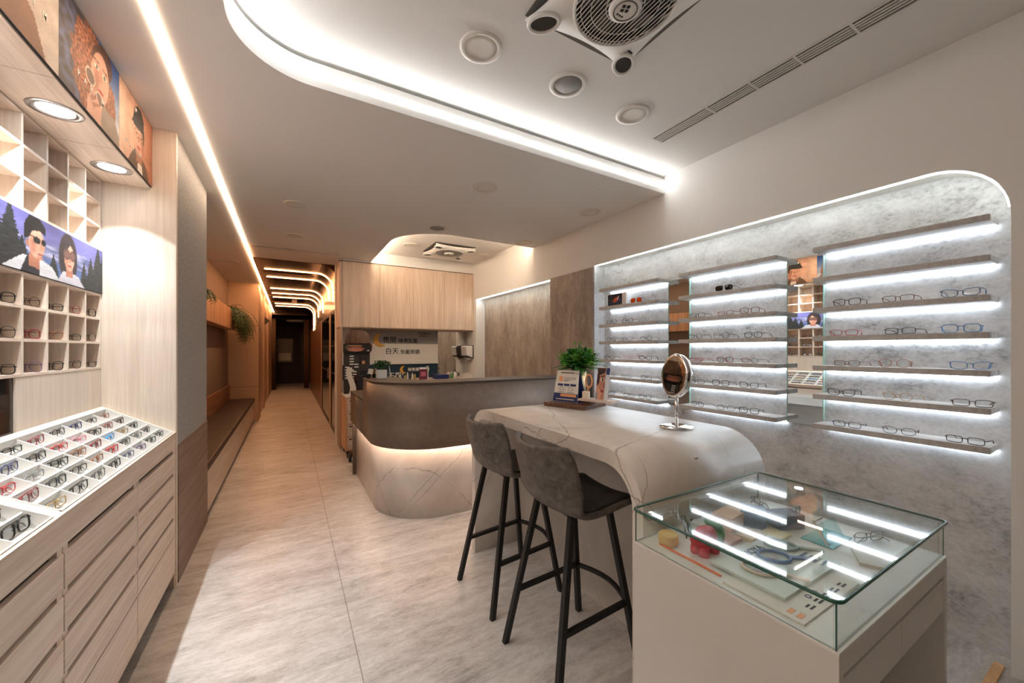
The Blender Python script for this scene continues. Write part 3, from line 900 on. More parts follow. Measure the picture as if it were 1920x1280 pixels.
letters(t, 'P A R I M', -.6848, 2.55, 2.41, .032)
def mount(u, v):
    sky = lerp((150, 152, 200), (98, 96, 160), v)
    h = .62 + .22 * math.sin(u * 9 + 1) * .6 + .2 * nz(u, .3, 5, 2)
    if v < h: sky = lerp((84, 92, 140), (176, 176, 206), max(0, min(1, .45 + 1.2 * nz(u, v, 16, 4))))
    if v < .34: sky = (84, 108, 160)
    for k, (c, w, hh) in enumerate(((.05, .12, .9), (.20, .10, 1.1), (.33, .08, 1.0), (.44, .06, .9), (.52, .07, 1.15), (.575, .06, 1.1), (.615, .04, .6), (.735, .03, .5), (.885, .025, .6), (.925, .04, .75), (.97, .06, 1.05), (1.01, .06, 1.1))):
        if abs(u - c) < w * (1 - v / hh) * (1 + .45 * nz(u, v, 40, k)): sky = lerp((22, 26, 30), (52, 58, 58), max(0, min(1, .4 + nz(u, v, 40, 7))))
    return sky
def mv(f, c0, c1, k):       # moves and narrows a drawn figure along the banner
    return lambda u, v: f(c0 + (u - c1) / k, v)
man = [pol([(.435, 0), (.71, 0), (.66, .22), (.60, .30), (.52, .28)], (206, 208, 214)), pol([(.51, 0), (.60, 0), (.59, .26), (.54, .3)], (34, 34, 44)),
   pol([(.545, .12), (.60, .10), (.60, .36), (.55, .36)], (176, 116, 92)), ell(.585, .54, .040, .27, SK, 8), ell(.566, .5, .020, .2, (190, 128, 102), 1), pol([(.598, .6), (.626, .5), (.618, .46), (.598, .46)], (210, 150, 122)),
   pol([(.525, .55), (.528, .84), (.55, .99), (.60, 1.0), (.628, .88), (.626, .74), (.60, .78), (.565, .74), (.548, .60)], (24, 22, 24)), ell(.54, .5, .008, .06, SKD, 6),
   pol([(.545, .63), (.592, .64), (.592, .66), (.545, .655)], (20, 20, 24)), ell(.585, .60, .018, .065, (18, 18, 22), 6), ell(.618, .60, .013, .062, (18, 18, 22), 6), ell(.602, .37, .014, .022, (170, 88, 82), 6), ell(.60, .30, .02, .03, (196, 134, 108), 2)]
woman = [noisy(ell(.80, .5, .055, .52, (34, 26, 30), 6), (64, 48, 48), 30), pol([(.74, 0), (.90, 0), (.86, .2), (.82, .24), (.77, .22)], (196, 196, 206)), pol([(.785, .14), (.825, .14), (.825, .34), (.785, .34)], SKD),
   ell(.806, .52, .030, .27, SK, 8), ell(.79, .5, .012, .22, (196, 134, 108), 1.2), pol([(.778, .66), (.80, .80), (.81, .80), (.79, .62)], (44, 34, 36)), ring(.792, .58, .016, .085, .25, (96, 66, 54)), ring(.824, .58, .014, .085, .25, (96, 66, 54)), ell(.792, .58, .015, .08, (120, 82, 74), 5), ell(.824, .58, .013, .08, (120, 82, 74), 5), ell(.808, .36, .012, .022, (176, 70, 70), 6), pol([(.806, .52), (.812, .52), (.815, .43), (.803, .43)], SKD)]
pb = P('photo_banner', 1.05, 2.966, 1.706, 1.938, XG + .004, 300, 56, mount,
  [mv(f, .585, .668, .78) for f in man] + [mv(f, .806, .808, .85) for f in woman],
  'wide photo banner of two people in sunglasses before mountains, between the cubby blocks', th=.012)

# soffit downlights and their lamps
for k, (y, lab) in enumerate(((1.633, 'bright recessed downlight in the bulkhead, out past the left edge'), (2.183, 'bright recessed downlight in the bulkhead under the curly haired woman poster'), (2.733, 'bright recessed downlight in the bulkhead nearest the oak side panel'), (1.083, 'bright recessed downlight in the bulkhead beside the viewer'))):
    t = thing('recessed_spotlight', lab, 'ceiling light', (-.785, y, 2.33))
    MB().lathe([(.052, .0), (.060, -.004), (.076, -.003), (.078, .0)], (-.785, y, 2.33), 32).build('trim_ring', STEEL, t)
    MB().lathe([(0, -.001), (.052, -.001), (.052, .0)], (-.785, y, 2.33), 28).build('lens', E_SPOT, t)
    for en, sz, bl in ((17, 84, 1.0), (4.0, 94, .12)):      # the beam and its weaker spill
        ld = bpy.data.lights.new('lamp', 'SPOT'); ld.energy = en; ld.color = (.97, .985, 1.0); ld.spot_size = math.radians(sz); ld.spot_blend = bl; ld.shadow_soft_size = .012
        lo = bpy.data.objects.new('spot_lamp', ld); COL.objects.link(lo); lo.location = (0, 0, -.012); lo.parent = t

# drawer cabinets
def drawer_cabinet(y0, y1, label):
    t = thing('drawer_cabinet', label, 'cabinet', ((XL - 1.0) / 2, (y0 + y1) / 2, 0))
    MB().box(-1.055, XL - .022, y0, y1, .09, .80).build('carcass', CARCASS, t)
    for za, zb in ((.684, .793), (.557, .665), (.429, .537), (.310, .410)):
        MB().box(XL - .018, XL, y0 + .0015, y1 - .0015, za, zb).build('drawer_front', OAK_Y, t, bev=.0012)
    MB().box(XL - .018, XL, y0 + .0015, y1 - .0015, .092, .303).build('door', OAK_Y, t, bev=.0012)
    mb = MB()
    for za, zb in ((.793, .816), (.665, .684), (.537, .557), (.410, .429)):
        for q in (y0, y1): mb.box(XL - .0215, XL - .004, q - .03 if q == y1 else q, q if q == y1 else q + .03, za, zb)
    mb.build('slot_end', OAK_Y, t)
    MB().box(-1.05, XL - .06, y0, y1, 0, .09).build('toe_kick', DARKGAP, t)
drawer_cabinet(2.306, 2.948, 'pale oak drawer cabinet nearest the pier, under the far end of the trays')
drawer_cabinet(1.664, 2.302, 'pale oak drawer cabinet, second from the pier')
drawer_cabinet(Y0, 1.660, 'pale oak drawer cabinet at the bottom left corner')
fl = MB().box(-1.05, XL - .004, 2.9495, 2.9695, 0, .91)
tag(fl.build('filler_strip', OAK_Z, loc=(-.8, 2.96, 0)), 'thin oak filler strip between drawers and the grey brown wainscot', 'panel')

# sloping top
TK = (1.086 - .911) / .313
def tp(s, y, h=0.0):       # point on the sloping top: s = 0 front .. 1 back
    nx, nz_ = TK / math.hypot(TK, 1), 1 / math.hypot(TK, 1)
    return V((XL - .313 * s + nx * h, y, .911 + .175 * s + nz_ * h))
def tbox(mb, s0, s1, y0, y1, h0, h1, mi=0):
    vs = [tp(s, y, h) for h in (h0, h1) for y in (y0, y1) for s in (s1, s0)]
    return mb.add(vs, [(0, 2, 3, 1), (4, 5, 7, 6), (0, 1, 5, 4), (2, 6, 7, 3), (0, 4, 6, 2), (1, 3, 7, 5)], mi)
T1 = (1.668, 2.938); T2 = (Y0 + .06, 1.624)
SI = (.028, .935)
tt = thing('sloping_countertop', 'sloping pale oak top of the left counter framing two trays', 'countertop', (-.74, 1.6, .8))
HT = -.042
mb = MB()
tbox(mb, 0, SI[0], Y0, 2.9695, -.05, 0); tbox(mb, SI[1], 1.0, Y0, 2.9695, -.05, 0)
for a, b in ((Y0, T2[0]), (T2[1], T1[0]), (T1[1], 2.9695)): tbox(mb, SI[0], SI[1], a, b, -.05, 0)
mb.build('frame', OAK_WHITE, tt)
MB().box(XL - .018, XL, Y0, 2.948, .8165, .9095).build('front_rail', OAK_Y, tt)
MB().prism([(XL - .02, 0, .8165), (XL - .02, 0, .868), (-.893, 0, 1.03), (-.893, 0, .8165)], (0, 2.6, 0)).build('core', CARCASS, tt).location = (0, .33, 0)
ROWS = [.028, .21, .375, .545, .72, .935]
C1 = [T1[0] + (T1[1] - T1[0]) * i / 8 for i in range(9)]
C2 = [T2[1] - .159 * i for i in range(8)]
def tray(y0, y1, cols, label):
    t = thing('display_tray', label, 'tray', tp(.5, (y0 + y1) / 2, HT))
    tbox(MB(), SI[0], SI[1], y0, y1, HT, HT + .004).build('liner', plain('tray_liner', (196, 194, 189), .5), t)
    mb = MB(); e = .004
    tbox(mb, SI[0], SI[0] + e * 3, y0, y1, HT + .004, .003); tbox(mb, SI[1] - e * 3, SI[1], y0, y1, HT + .004, .003)
    tbox(mb, SI[0], SI[1], y0, y0 + e, HT + .004, .003); tbox(mb, SI[0], SI[1], y1 - e, y1, HT + .004, .003)
    mb.build('rim', WHITE_G, t)
    for s in ROWS[1:-1]:
        tbox(MB(), s - .008, s + .008, y0 + e, y1 - e, HT + .004, -.004).build('long_divider', WHITE_G, t)
    for y in cols[1:-1]:
        mb = MB()
        for a, b in zip(ROWS[:-1], ROWS[1:]):
            tbox(mb, a + .008, b - .008, y - .0025, y + .0025, HT + .004, -.005)
        mb.build('cross_divider', WHITE_G, t)
tray(T1[0], T1[1], C1, 'white compartment tray full of spectacles, nearest the oak side panel')
tray(T2[0], T2[1], C2 + [T2[0]], 'white compartment tray at the lower left edge of the counter')
SLOPE = math.atan(TK); TSC = .84
palette = [ # rows from back to front, columns from far end to near
 ['copper', 'black', 'navy blue', 'black', 'wine red', 'black', 'gunmetal', 'black'],
 ['dark brown', 'wine red', 'black', 'pink', 'red', 'gunmetal', 'navy blue', 'purple'],
 ['black', 'gold', 'cyan blue', 'wine red', 'copper', 'black', 'silver', 'red'],
 ['black', 'silver', 'black', 'red', 'copper', 'black', 'gunmetal', 'wine red'],
 ['black', 'black', 'purple', 'navy blue', 'black', 'gunmetal', 'black', 'gold']]
shapes = ['rectangular', 'oval', 'square', 'round', 'cat-eye']
RN = ['back row', 'second row from back', 'middle row', 'second row from front', 'front row']
rnd = random.Random(11)
for ri in range(5):
    s1, s0 = ROWS[5 - ri], ROWS[4 - ri]
    for ci in range(8):
        yc = C1[7 - ci] + .5 * (C1[1] - C1[0])
        sh = shapes[(ri * 2 + ci) % 5]; c = palette[ri][ci]
        p = tp((s0 + s1) / 2 - .06, yc, HT + .0045)
        rot = (0, SLOPE - .55, PI + rnd.uniform(-.10, .10))
        M = Matrix.Rotation(SLOPE, 3, 'Y') @ Matrix.Rotation(rnd.uniform(-.1, .1), 3, 'Z') @ Matrix.Rotation(PI, 3, 'Z') @ Matrix.Rotation(.62, 3, 'Y')
        lift = .012
        o = spectacles(sh, c, tp(.5 * (s0 + s1) - .02, yc, HT + .0045 + lift), M.to_euler(),
                       '%s %s spectacles in sloping tray, %s, %s from far end' % (c, sh, RN[ri], ORD[ci]), 'folded spectacles in the sloping trays', True)
        o.scale = (TSC, TSC, TSC)
for k, (ri, ci, c, sh) in enumerate(((0, 0, 'pink', 'oval'), (1, 0, 'gunmetal', 'square'), (2, 0, 'black', 'round'), (3, 0, 'dark brown', 'square'), (3, 1, 'black', 'rectangular'), (4, 0, 'black', 'square'))):
    s1, s0 = ROWS[5 - ri], ROWS[4 - ri]
    M = Matrix.Rotation(SLOPE, 3, 'Y') @ Matrix.Rotation(PI, 3, 'Z') @ Matrix.Rotation(.62, 3, 'Y')
    spectacles(sh, c, tp(.5 * (s0 + s1) - .02, C2[ci] - .08, HT + .0165), M.to_euler(), '%s %s spectacles in near left tray, %s, %s from far end' % (c, sh, RN[ri], ORD[ci]), 'folded spectacles in the sloping trays', True)
# spectacles in the lower cubbies
cub = [['black', 'wine red', 'black', 'dark brown', 'black', 'black'], ['dark brown', 'black', 'copper', 'wine red', 'black', 'black'], ['black', 'black', 'black', 'purple', 'black', 'gunmetal']]
for r in range(3):
    z = (1.573, 1.443, 1.306)[r]
    for c in range(6):
        y = (CY[c] + CY[c + 1]) / 2
        sh = ('square', 'round', 'rectangular', 'round', 'square', 'aviator')[(r + c) % 6]
        spectacles(sh, cub[r][c], (-.912, y - .012, z), (0, 0, PI - .32 + rnd.uniform(-.06, .06)), '%s %s spectacles in lower cubbies, %s row, %s from the side panel' % (cub[r][c], sh, ('top', 'middle', 'bottom')[r], ORD[c]), 'spectacles in the lower cubbies').scale = (.86, .92, 1.0)

# ------------------------------------------------------------------ bench alcove
t = thing('bench', 'built-in bench with dark brown seat cushions along the left wall', 'bench', (-.79, 6.5, 0))
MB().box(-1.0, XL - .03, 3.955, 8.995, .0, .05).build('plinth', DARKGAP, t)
MB().box(-1.0, XL - .004, 3.955, 8.995, .05, .385).build('base', OAK_Y, t)
for a, b in ((3.955, 5.62), (5.625, 7.3), (7.305, 8.992)):
    MB().box(-.975, XL, a, b, .385, .455).build('seat_cushion', CUSHION, t, bev=.012)
MB().box(-1.0, -.975, 3.955, 8.995, .385, .73).build('back_board', wood('warm_oak_back', (176, 128, 92), (138, 96, 66), 1, .5), t)
t = thing('plank_box', 'knotty timber box shelf fixed high above the bench', 'shelf', (-.92, 6.3, 1.755))
MB().box(-.875, -.857, 4.0, 8.6, 1.755, 2.10).build('front_board', PLANK, t)
MB().box(-1.0, -.875, 4.0, 8.6, 1.755, 1.775).build('bottom_board', PLANK, t)
MB().box(-1.0, -.875, 8.58, 8.6, 1.775, 2.10).build('end_board', PLANK, t)
def frond(mb, p, d, L, droop, n=14, w=.05, rnd=random):
    p = V(p); d = V(d).normalized(); pts = []
    side = d.cross(V((0, 0, 1))).normalized() if abs(d.z) < .95 else V((1, 0, 0))
    q = p.copy(); dd = d.copy()
    for i in range(n):
        pts.append(q.copy()); q = q + dd * (L / n); dd = (dd + V((0, 0, -droop / n))).normalized()
    mb.tube(pts, .0025, 4)
    for i in range(1, n):
        tdir = (pts[i] - pts[i - 1]).normalized(); s = side
        ww = w * math.sin(PI * (.12 + .88 * (1 - i / n))) + .006
        for sg in (-1, 1):
            a = pts[i]; tip = a + s * sg * ww + tdir * ww * .6 + V((0, 0, -ww * .25)); md = (a + tip) / 2 + tdir * ww * .22 + V((0, 0, .002)); md2 = (a + tip) / 2 - tdir * ww * .16
            mb.add([a, md2, tip, md, (a + tip) / 2 + V((0, 0, -.002))], [(0, 1, 2, 3), (0, 3, 2, 4)], 0)
t = thing('hanging_fern', 'green hanging fern spilling over the far end of the timber box shelf', 'plant', (-.90, 8.55, 1.80))
mb = MB(); r = random.Random(3)
for k in range(84):
    a = r.uniform(-2.2, 2.0)
    frond(mb, (-.93 + r.uniform(-.04, .06), 8.42 + r.uniform(-.30, .16), 2.09 + r.uniform(-.03, .03)), (.55 * math.cos(a) + .5, math.sin(a) * .6 + .2, r.uniform(.0, .5)), r.uniform(.40, .85), r.uniform(3.2, 5.5), 12, .055)
mb.build('fronds', FERN, t)
t = thing('hanging_fern', 'small green fern tip poking out beside the grey pier above the bench', 'plant', (-.92, 4.3, 2.05))
mb = MB()
for k in range(12):
    frond(mb, (-.90 + r.uniform(-.04, .04), 5.6 + r.uniform(-.3, .3), 2.07), (.7, r.uniform(-.6, .6), .4), r.uniform(.2, .35), 3.2, 9, .045)
mb.build('fronds', FERN, t)

# ------------------------------------------------------------------ lit shelves in the right niche
ZR = [1.985, 1.806, 1.630, 1.464, 1.293, 1.125, .952]
UN = {'nearest': (.405, 1.068), 'middle': (1.265, 1.970), 'farthest': (2.170, 2.870)}
for un, (ya, yb) in UN.items():
    for i, z in enumerate(ZR):
        t = thing('display_shelf', '%s shelf down of the %s set of lit wall shelves' % (ORD[i], un), 'shelf', (2.75, (ya + yb) / 2, z - .015), 'lit shelves in the concrete niche')
        MB().box(2.668, 2.8195, ya, yb, z - .014, z + .014).build('board', SHELFC, t, bev=.001)
        MB().box(2.805, 2.8195, ya + .004, yb - .02, z - .025, z - .0155).build('led_strip', E_SHELF, t)
for ya, yb, lab in ((1.070, 1.262, 'narrow mirror between the nearest and middle shelf sets'), (1.972, 2.167, 'narrow mirror between the middle and farthest shelf sets')):
    t = thing('mirror_strip', lab, 'mirror', (2.815, (ya + yb) / 2, .93))
    MB().box(2.808, 2.8195, ya, yb, .93, 1.985).build('glass', MIRROR, t)
    mb = MB().box(2.805, 2.8195, ya - .004, ya, .93, 1.985).box(2.805, 2.8195, yb, yb + .004, .93, 1.985)
    mb.build('polished_edge', PALEEDGE, t)
TOPS = [z + .0145 for z in ZR]
disp = {
 'nearest': {2: [('dark brown', 'square'), ('tortoise', 'rectangular'), ('steel blue', 'cat-eye')], 3: [('red', 'rectangular'), ('black', 'rectangular'), ('sky blue', 'square')],
             4: [('tortoise', 'rectangular'), ('copper', 'round'), ('sky blue', 'cat-eye')], 5: [('black', 'cat-eye'), ('gold', 'round'), ('dark brown', 'rectangular')],
             6: [('navy blue', 'rectangular'), ('black', 'oval'), ('black', 'rectangular')]},
 'middle': {2: [('black', 'rectangular'), ('wine red', 'rectangular'), ('tortoise', 'square')], 3: [('black', 'round'), ('gunmetal', 'aviator'), ('dark brown', 'square')],
            4: [('red', 'rectangular'), ('wine red', 'square'), ('tortoise', 'oval')], 5: [('black', 'rectangular'), ('black', 'square'), ('black', 'cat-eye')],
            6: [('navy blue', 'oval'), ('black', 'oval'), ('black', 'square')]},
 'farthest': {2: [('gunmetal', 'square'), ('gunmetal', 'round'), ('silver', 'aviator')], 3: [('black', 'round'), ('purple', 'oval'), ('black', 'oval')],
              4: [('gunmetal', 'rectangular'), ('pink', 'rectangular'), ('black', 'cat-eye')], 5: [('silver', 'round'), ('silver', 'rectangular'), ('black', 'rectangular')],
              6: [('gunmetal', 'cat-eye'), ('black', 'rectangular'), ('gunmetal', 'square')]}}
YP = {'nearest': (.925, .712, .478), 'middle': (1.835, 1.62, 1.435), 'farthest': (2.74, 2.52, 2.30)}
PN = ['far end', 'middle', 'near end']
for un, rows in disp.items():
    for i, lst in rows.items():
        for k, (c, sh) in enumerate(lst):
            y = YP[un][k] + rnd.uniform(-.02, .02)
            spectacles(sh, c, (2.690, y, TOPS[i]), (0, 0, rnd.uniform(-.22, .22)), '%s %s spectacles on %s shelf down, %s, %s lit shelf set' % (c, sh, ORD[i], PN[k], un), 'spectacles on the lit shelves')
spectacles('square', 'black', (2.690, 1.615, TOPS[1]), (0, 0, .1), 'black sunglasses with dark green lenses alone on the middle lit shelf set', None, lens=LENS_G, cat='sunglasses', name='sunglasses')
spectacles('aviator', 'gunmetal', (2.690, 2.42, TOPS[1]), (0, 0, .05), 'sunglasses with orange lenses beside a picture card on farthest lit shelf set', None, lens=LENS_O, cat='sunglasses', name='sunglasses')
t = thing('picture_card', 'dark advertising card with orange sunglasses picture on farthest lit shelf set', 'card', (2.72, 2.72, TOPS[1]))
MB().box(2.720, 2.740, 2.565, 2.80, TOPS[1], TOPS[1] + .115).build('block', WHITE, t)
print_mesh('print', lambda u, v: (2.7194, 2.80 - .185 * u, TOPS[1] + .001 + .113 * v), 60, 36, picture(60, 36, lambda u, v: lerp((20, 18, 30), (30, 60, 96), max(0, min(1, .9 - v + .3 * nz(u, v, 5, 1)))),
    [ell(.75, .5, .2, .16, (92, 56, 120), 1.5), ell(.55, .5, .14, .26, (226, 92, 60), 5, -.5), pol([(.62, .5), (.76, .82), (.80, .8), (.72, .5)], (230, 224, 220)), pol([(.15, .5), (.5, .42), (.5, .46), (.15, .53)], (150, 90, 70))]), PRINT, t)

# ------------------------------------------------------------------ marble waterfall table
def rrect(y0, y1, z1, r, n=12):
    return [(y0, 0)] + [(y0 + r - r * math.cos(math.radians(a)), z1 - r + r * math.sin(math.radians(a))) for a in [90 * i / n for i in range(n + 1)]] + \
           [(y1 - r + r * math.sin(math.radians(a)), z1 - r + r * math.cos(math.radians(a))) for a in [90 * i / n for i in range(n + 1)]] + [(y1, 0)]
t = thing('waterfall_table', 'white marble bar table with rounded waterfall ends beside the stools', 'table', (1.52, 1.71, 0))
TY0, TY1, TZ, TT = .962, 2.462, 1.005, .062
po = rrect(TY0, TY1, TZ, .20); pi_ = rrect(TY0 + TT * .8, TY1 - TT * .8, TZ - TT, .145)
mb = MB(); n = len(po)
vs = [(x, y, z) for x in (1.106, 1.935) for lst in (po, pi_) for y, z in lst]
fs = []; sm = []
for i in range(n - 1):
    fs.append([i, i + 1, n + i + 1, n + i]); fs.append([2 * n + i + 1, 2 * n + i, 3 * n + i, 3 * n + i + 1])
k0 = len(fs)
for i in range(n - 1):
    fs.append([i + 1, i, 2 * n + i, 2 * n + i + 1]); fs.append([n + i, n + i + 1, 3 * n + i + 1, 3 * n + i])
fs.append([0, n, 3 * n, 2 * n]); fs.append([n - 1, 2 * n + n - 1, 3 * n + n - 1, n + n - 1])
mb.add(vs, fs, 0, False)
for i in range(k0, len(fs) - 2): mb.sm[i] = True
o = mb.build('waterfall_top', MARBLE, t)
MB().box(1.478, 1.50, TY0 + TT * .8, TY1 - TT * .8, 0, TZ - TT).build('back_panel', PANELW, t)

# ------------------------------------------------------------------ bar stools
def stool(cx, cy, rz, label):
    t = thing('bar_stool', label, 'stool', (0, 0, 0), 'grey leather bar stools at the marble table')
    # one shell: seat pan curving up into a low back; local +x is the front
    prof = []
    for (x, z) in ((.245, .700), (.235, .715), (.20, .722), (.10, .716), (.0, .708), (-.08, .712), (-.135, .735), (-.17, .775), (-.192, .83), (-.208, .89), (-.222, .95), (-.232, 1.0)):
        prof.append((x, z))
    def cr(i, f):
        p0, p1, p2, p3 = prof[max(i - 1, 0)], prof[i], prof[min(i + 1, len(prof) - 1)], prof[min(i + 2, len(prof) - 1)]
        return [.5 * (2 * p1[k] + (p2[k] - p0[k]) * f + (2 * p0[k] - 5 * p1[k] + 4 * p2[k] - p3[k]) * f * f + (3 * p1[k] - p0[k] - 3 * p2[k] + p3[k]) * f ** 3) for k in (0, 1)]
    def fn(u, v, off=0):
        q = u * (len(prof) - 1); i = min(int(q), len(prof) - 2); x, z = cr(i, q - i)
        s = 2 * v - 1
        back = max(0, min(1, (u - .45) / .25))
        hw = .185 + .035 * math.sin(min(1, u / .55) * PI / 2)
        if u < .12: hw *= .86 + .14 * math.sqrt(max(0, u / .12))
        if u > .86: hw *= math.sqrt(max(0, 1 - ((u - .86) / .14) ** 2 * .34))
        y = s * hw
        z += .024 * s * s * (1 - back) * (1 if u > .08 else .5)
        x += back * .085 * s * s
        return (x, y, z)
    sh = MB().grid(fn, 34, 20)
    o = sh.build('shell', LEATHER, t, local=True)
    md = o.modifiers.new('thickness', 'SOLIDIFY'); md.thickness = .026; md.offset = -1
    md = o.modifiers.new('sub', 'SUBSURF'); md.levels = 1; md.render_levels = 1
    def fn2(u, v):
        x, y, z = fn(.02 + u * .47, .06 + .88 * v); return (x, y, z + .004)
    MB().grid(fn2, 18, 14).build('seat_pad', LEATHER_D, t, local=True, solid=.008)
    ins = MB().grid(lambda u, v: (lambda p: (p[0] + .004, p[1], p[2]))(fn(.49 + u * .5, .03 + .94 * v)), 16, 14)
    ins.build('back_lining', LEATHER_D, t, local=True, solid=.004)
    tops = {}; feet = {}
    for sx in (-1, 1):
        for sy in (-1, 1):
            a = V((sx * .105 + .01, sy * .125, .697)); b = V((sx * .225 - .005, sy * .205, .0))
            tops[sx, sy] = a; feet[sx, sy] = b
            d = (b - a); ex = V((1, 0, 0)); w = .0125
            vs = [p + V((qx * w, qy * w, 0)) for p in (b, a) for qy in (-1, 1) for qx in (-1, 1)]
            MB().add(vs, [(0, 2, 3, 1), (4, 5, 7, 6), (0, 1, 5, 4), (2, 6, 7, 3), (0, 4, 6, 2), (1, 3, 7, 5)]).build('leg', BLACKM, t, local=True)
    def at(k, z): a, b = tops[k], feet[k]; f = (a.z - z) / (a.z - b.z); return a + (b - a) * f
    for sy in (-1, 1): MB().beam(at((-1, sy), .255), at((1, sy), .275), .020).build('side_bar', BLACKM, t, local=True)
    a, b = at((1, -1), .275), at((1, 1), .275); pts = []
    for i in range(11):
        f = i / 10; p = a + (b - a) * f; p.x += .05 * math.sin(PI * f); pts.append(p)
    MB().tube(pts, .0125, 8).build('foot_bar', BLACKM, t, local=True)
    mb = MB()
    for sx in (-1, 1): mb.beam(tops[sx, -1], tops[sx, 1], .02, .012)
    mb.build('under_frame', BLACKM, t, local=True)
    t.location = (cx, cy, 0); t.rotation_euler = (0, 0, rz)
    return t
s1 = stool(1.125, 1.40, math.radians(0), 'grey leather bar stool in front, nearest the glass case')
dup(s1, (1.135, 1.985, 0), (0, 0, math.radians(2)), 'grey leather bar stool behind, nearest the reception counter')

# ------------------------------------------------------------------ things on the table
t = thing('table_mirror', 'round chrome vanity mirror on a stand on the marble table', 'mirror', (1.70, 1.266, TZ))
MB().lathe([(0, 0), (.080, 0), (.081, .006), (.076, .012), (.03, .016), (.0, .017)], (1.70, 1.266, TZ), 40).build('base', CHROME, t)
MB().tube([(1.70, 1.266, TZ + .012), (1.70, 1.266, TZ + .165)], .008, 12).build('stem', CHROME, t)
nrm = V((-.935, .35, .10)).normalized()
q = nrm.to_track_quat('Z', 'Y').to_matrix().to_4x4()
mc = V((1.70, 1.266, TZ + .262))
M = q
fr = MB().lathe([(.093, .016), (.104, .020), (.111, .012), (.112, -.004), (.104, -.018), (.09, -.020), (.0, -.021)], mc, 48, M=M).build('frame', CHROME, t)
MB().lathe([(0, .0165), (.094, .0165)], mc, 48, M=M, sm=False).build('glass', MIRROR, fr)

wb = MB().box(1.59, 1.885, 1.945, 2.19, TZ, TZ + .026)
WT = TZ + .0262
WM = Matrix.Translation((1.735, 2.11, 0)) @ Matrix.Rotation(math.radians(-73), 4, 'Z')
def wl(x, y, z): return WM @ V((x, y, z))
mb = MB().obox(WM @ Matrix.Translation((0, 0, TZ + .013)), .165, .140, .013)
tag(mb.build('walnut_board', WALNUT, loc=(1.735, 2.11, TZ), bev=.002), 'dark walnut display board on the marble table under the calendar', 'board')
# desk calendar: an A-frame
t = thing('desk_calendar', 'flip calendar with eye drawings and blue foot on the walnut board', 'calendar', wl(-.06, -.02, WT))
CXA, CXB = -.158, .050
def cal(x, s, z): return wl(x, -.045 + s, WT + z)      # s grows to the back
lean = .042; Hc = .222
front = MB().prism([cal(CXA, 0, 0), cal(CXB, 0, 0), cal(CXB - .012, lean, Hc), cal(CXA + .012, lean, Hc)], wl(0, .003, 0) - wl(0, 0, 0)).build('front_page', PRINTW, t)
MB().prism([cal(CXA, .12, 0), cal(CXB, .12, 0), cal(CXB - .012, lean + .006, Hc), cal(CXA + .012, lean + .006, Hc)], wl(0, -.003, 0) - wl(0, 0, 0)).build('rear_stand', NAVY, t)
MB().prism([cal(CXA, .003, 0), cal(CXA, .117, 0), cal(CXA, .117, .002), cal(CXA, .003, .002)], wl(CXB - CXA, 0, 0) - wl(0, 0, 0)).build('bottom', NAVY, t)
MB().prism([cal(CXA + .0, -.0012, .002), cal(CXB, -.0012, .002), cal(CXB - .0032, lean * .27 - .0012, Hc * .27), cal(CXA + .0032, lean * .27 - .0012, Hc * .27)], wl(0, .001, 0) - wl(0, 0, 0)).build('blue_foot', NAVY, front)
def cq(x0, x1, z0, z1, nm, mat, e=.0018):
    f = lambda x, z: cal(CXA + (CXB - CXA) * x, lean * z - e, Hc * z)
    return MB().prism([f(x0, z0), f(x1, z0), f(x1, z1), f(x0, z1)], wl(0, .0008, 0) - wl(0, 0, 0)).build(nm, mat, front)
cq(.30, .93, .17, .255, 'orange_band', ORANGEP, .0028); cq(.17, .32, .64, .80, 'orange_square', ORANGEP)
for x in (.14, .40, .66): cq(x, x + .22, .50, .57, 'blue_button', NAVY)
for k, (x0, x1, z) in enumerate(((.22, .78, .90), (.38, .86, .76), (.38, .84, .71), (.38, .62, .66), (.16, .40, .30), (.20, .42, .26), (.56, .80, .30), (.60, .84, .26))): cq(x0, x1, z, z + (.028 if k == 0 else .010), 'print_line', INK)
cq(.12, .86, .075, .10, 'print_line', PRINTW, .0032)
for x in (.32, .68):
    pts = [cal(CXA + (CXB - CXA) * (x + .075 * math.cos(q_)), lean * .41 - .002, Hc * (.41 + .065 * math.sin(q_))) for q_ in [2 * PI * i / 20 for i in range(20)]]
    MB().tube(pts, .0011, 4, closed=True).tube([cal(CXA + (CXB - CXA) * (x + .075), lean * .40 - .002, Hc * .40), cal(CXA + (CXB - CXA) * (x + .13), lean * .36 - .002, Hc * .36)], .001, 4).build('eye_drawing', INK, front)
mb = MB()
for i in range(22):
    x = CXA + .018 + (CXB - CXA - .036) * i / 21
    c = cal(x, lean + .004, Hc)
    ex = wl(0, 1, 0) - wl(0, 0, 0)
    mb.tube([c + ex * .008 * math.cos(a) + V((0, 0, .008 * math.sin(a))) for a in [2 * PI * j / 10 for j in range(10)]], .0009, 4, closed=True)
mb.build('spiral_binding', BLACK, t)
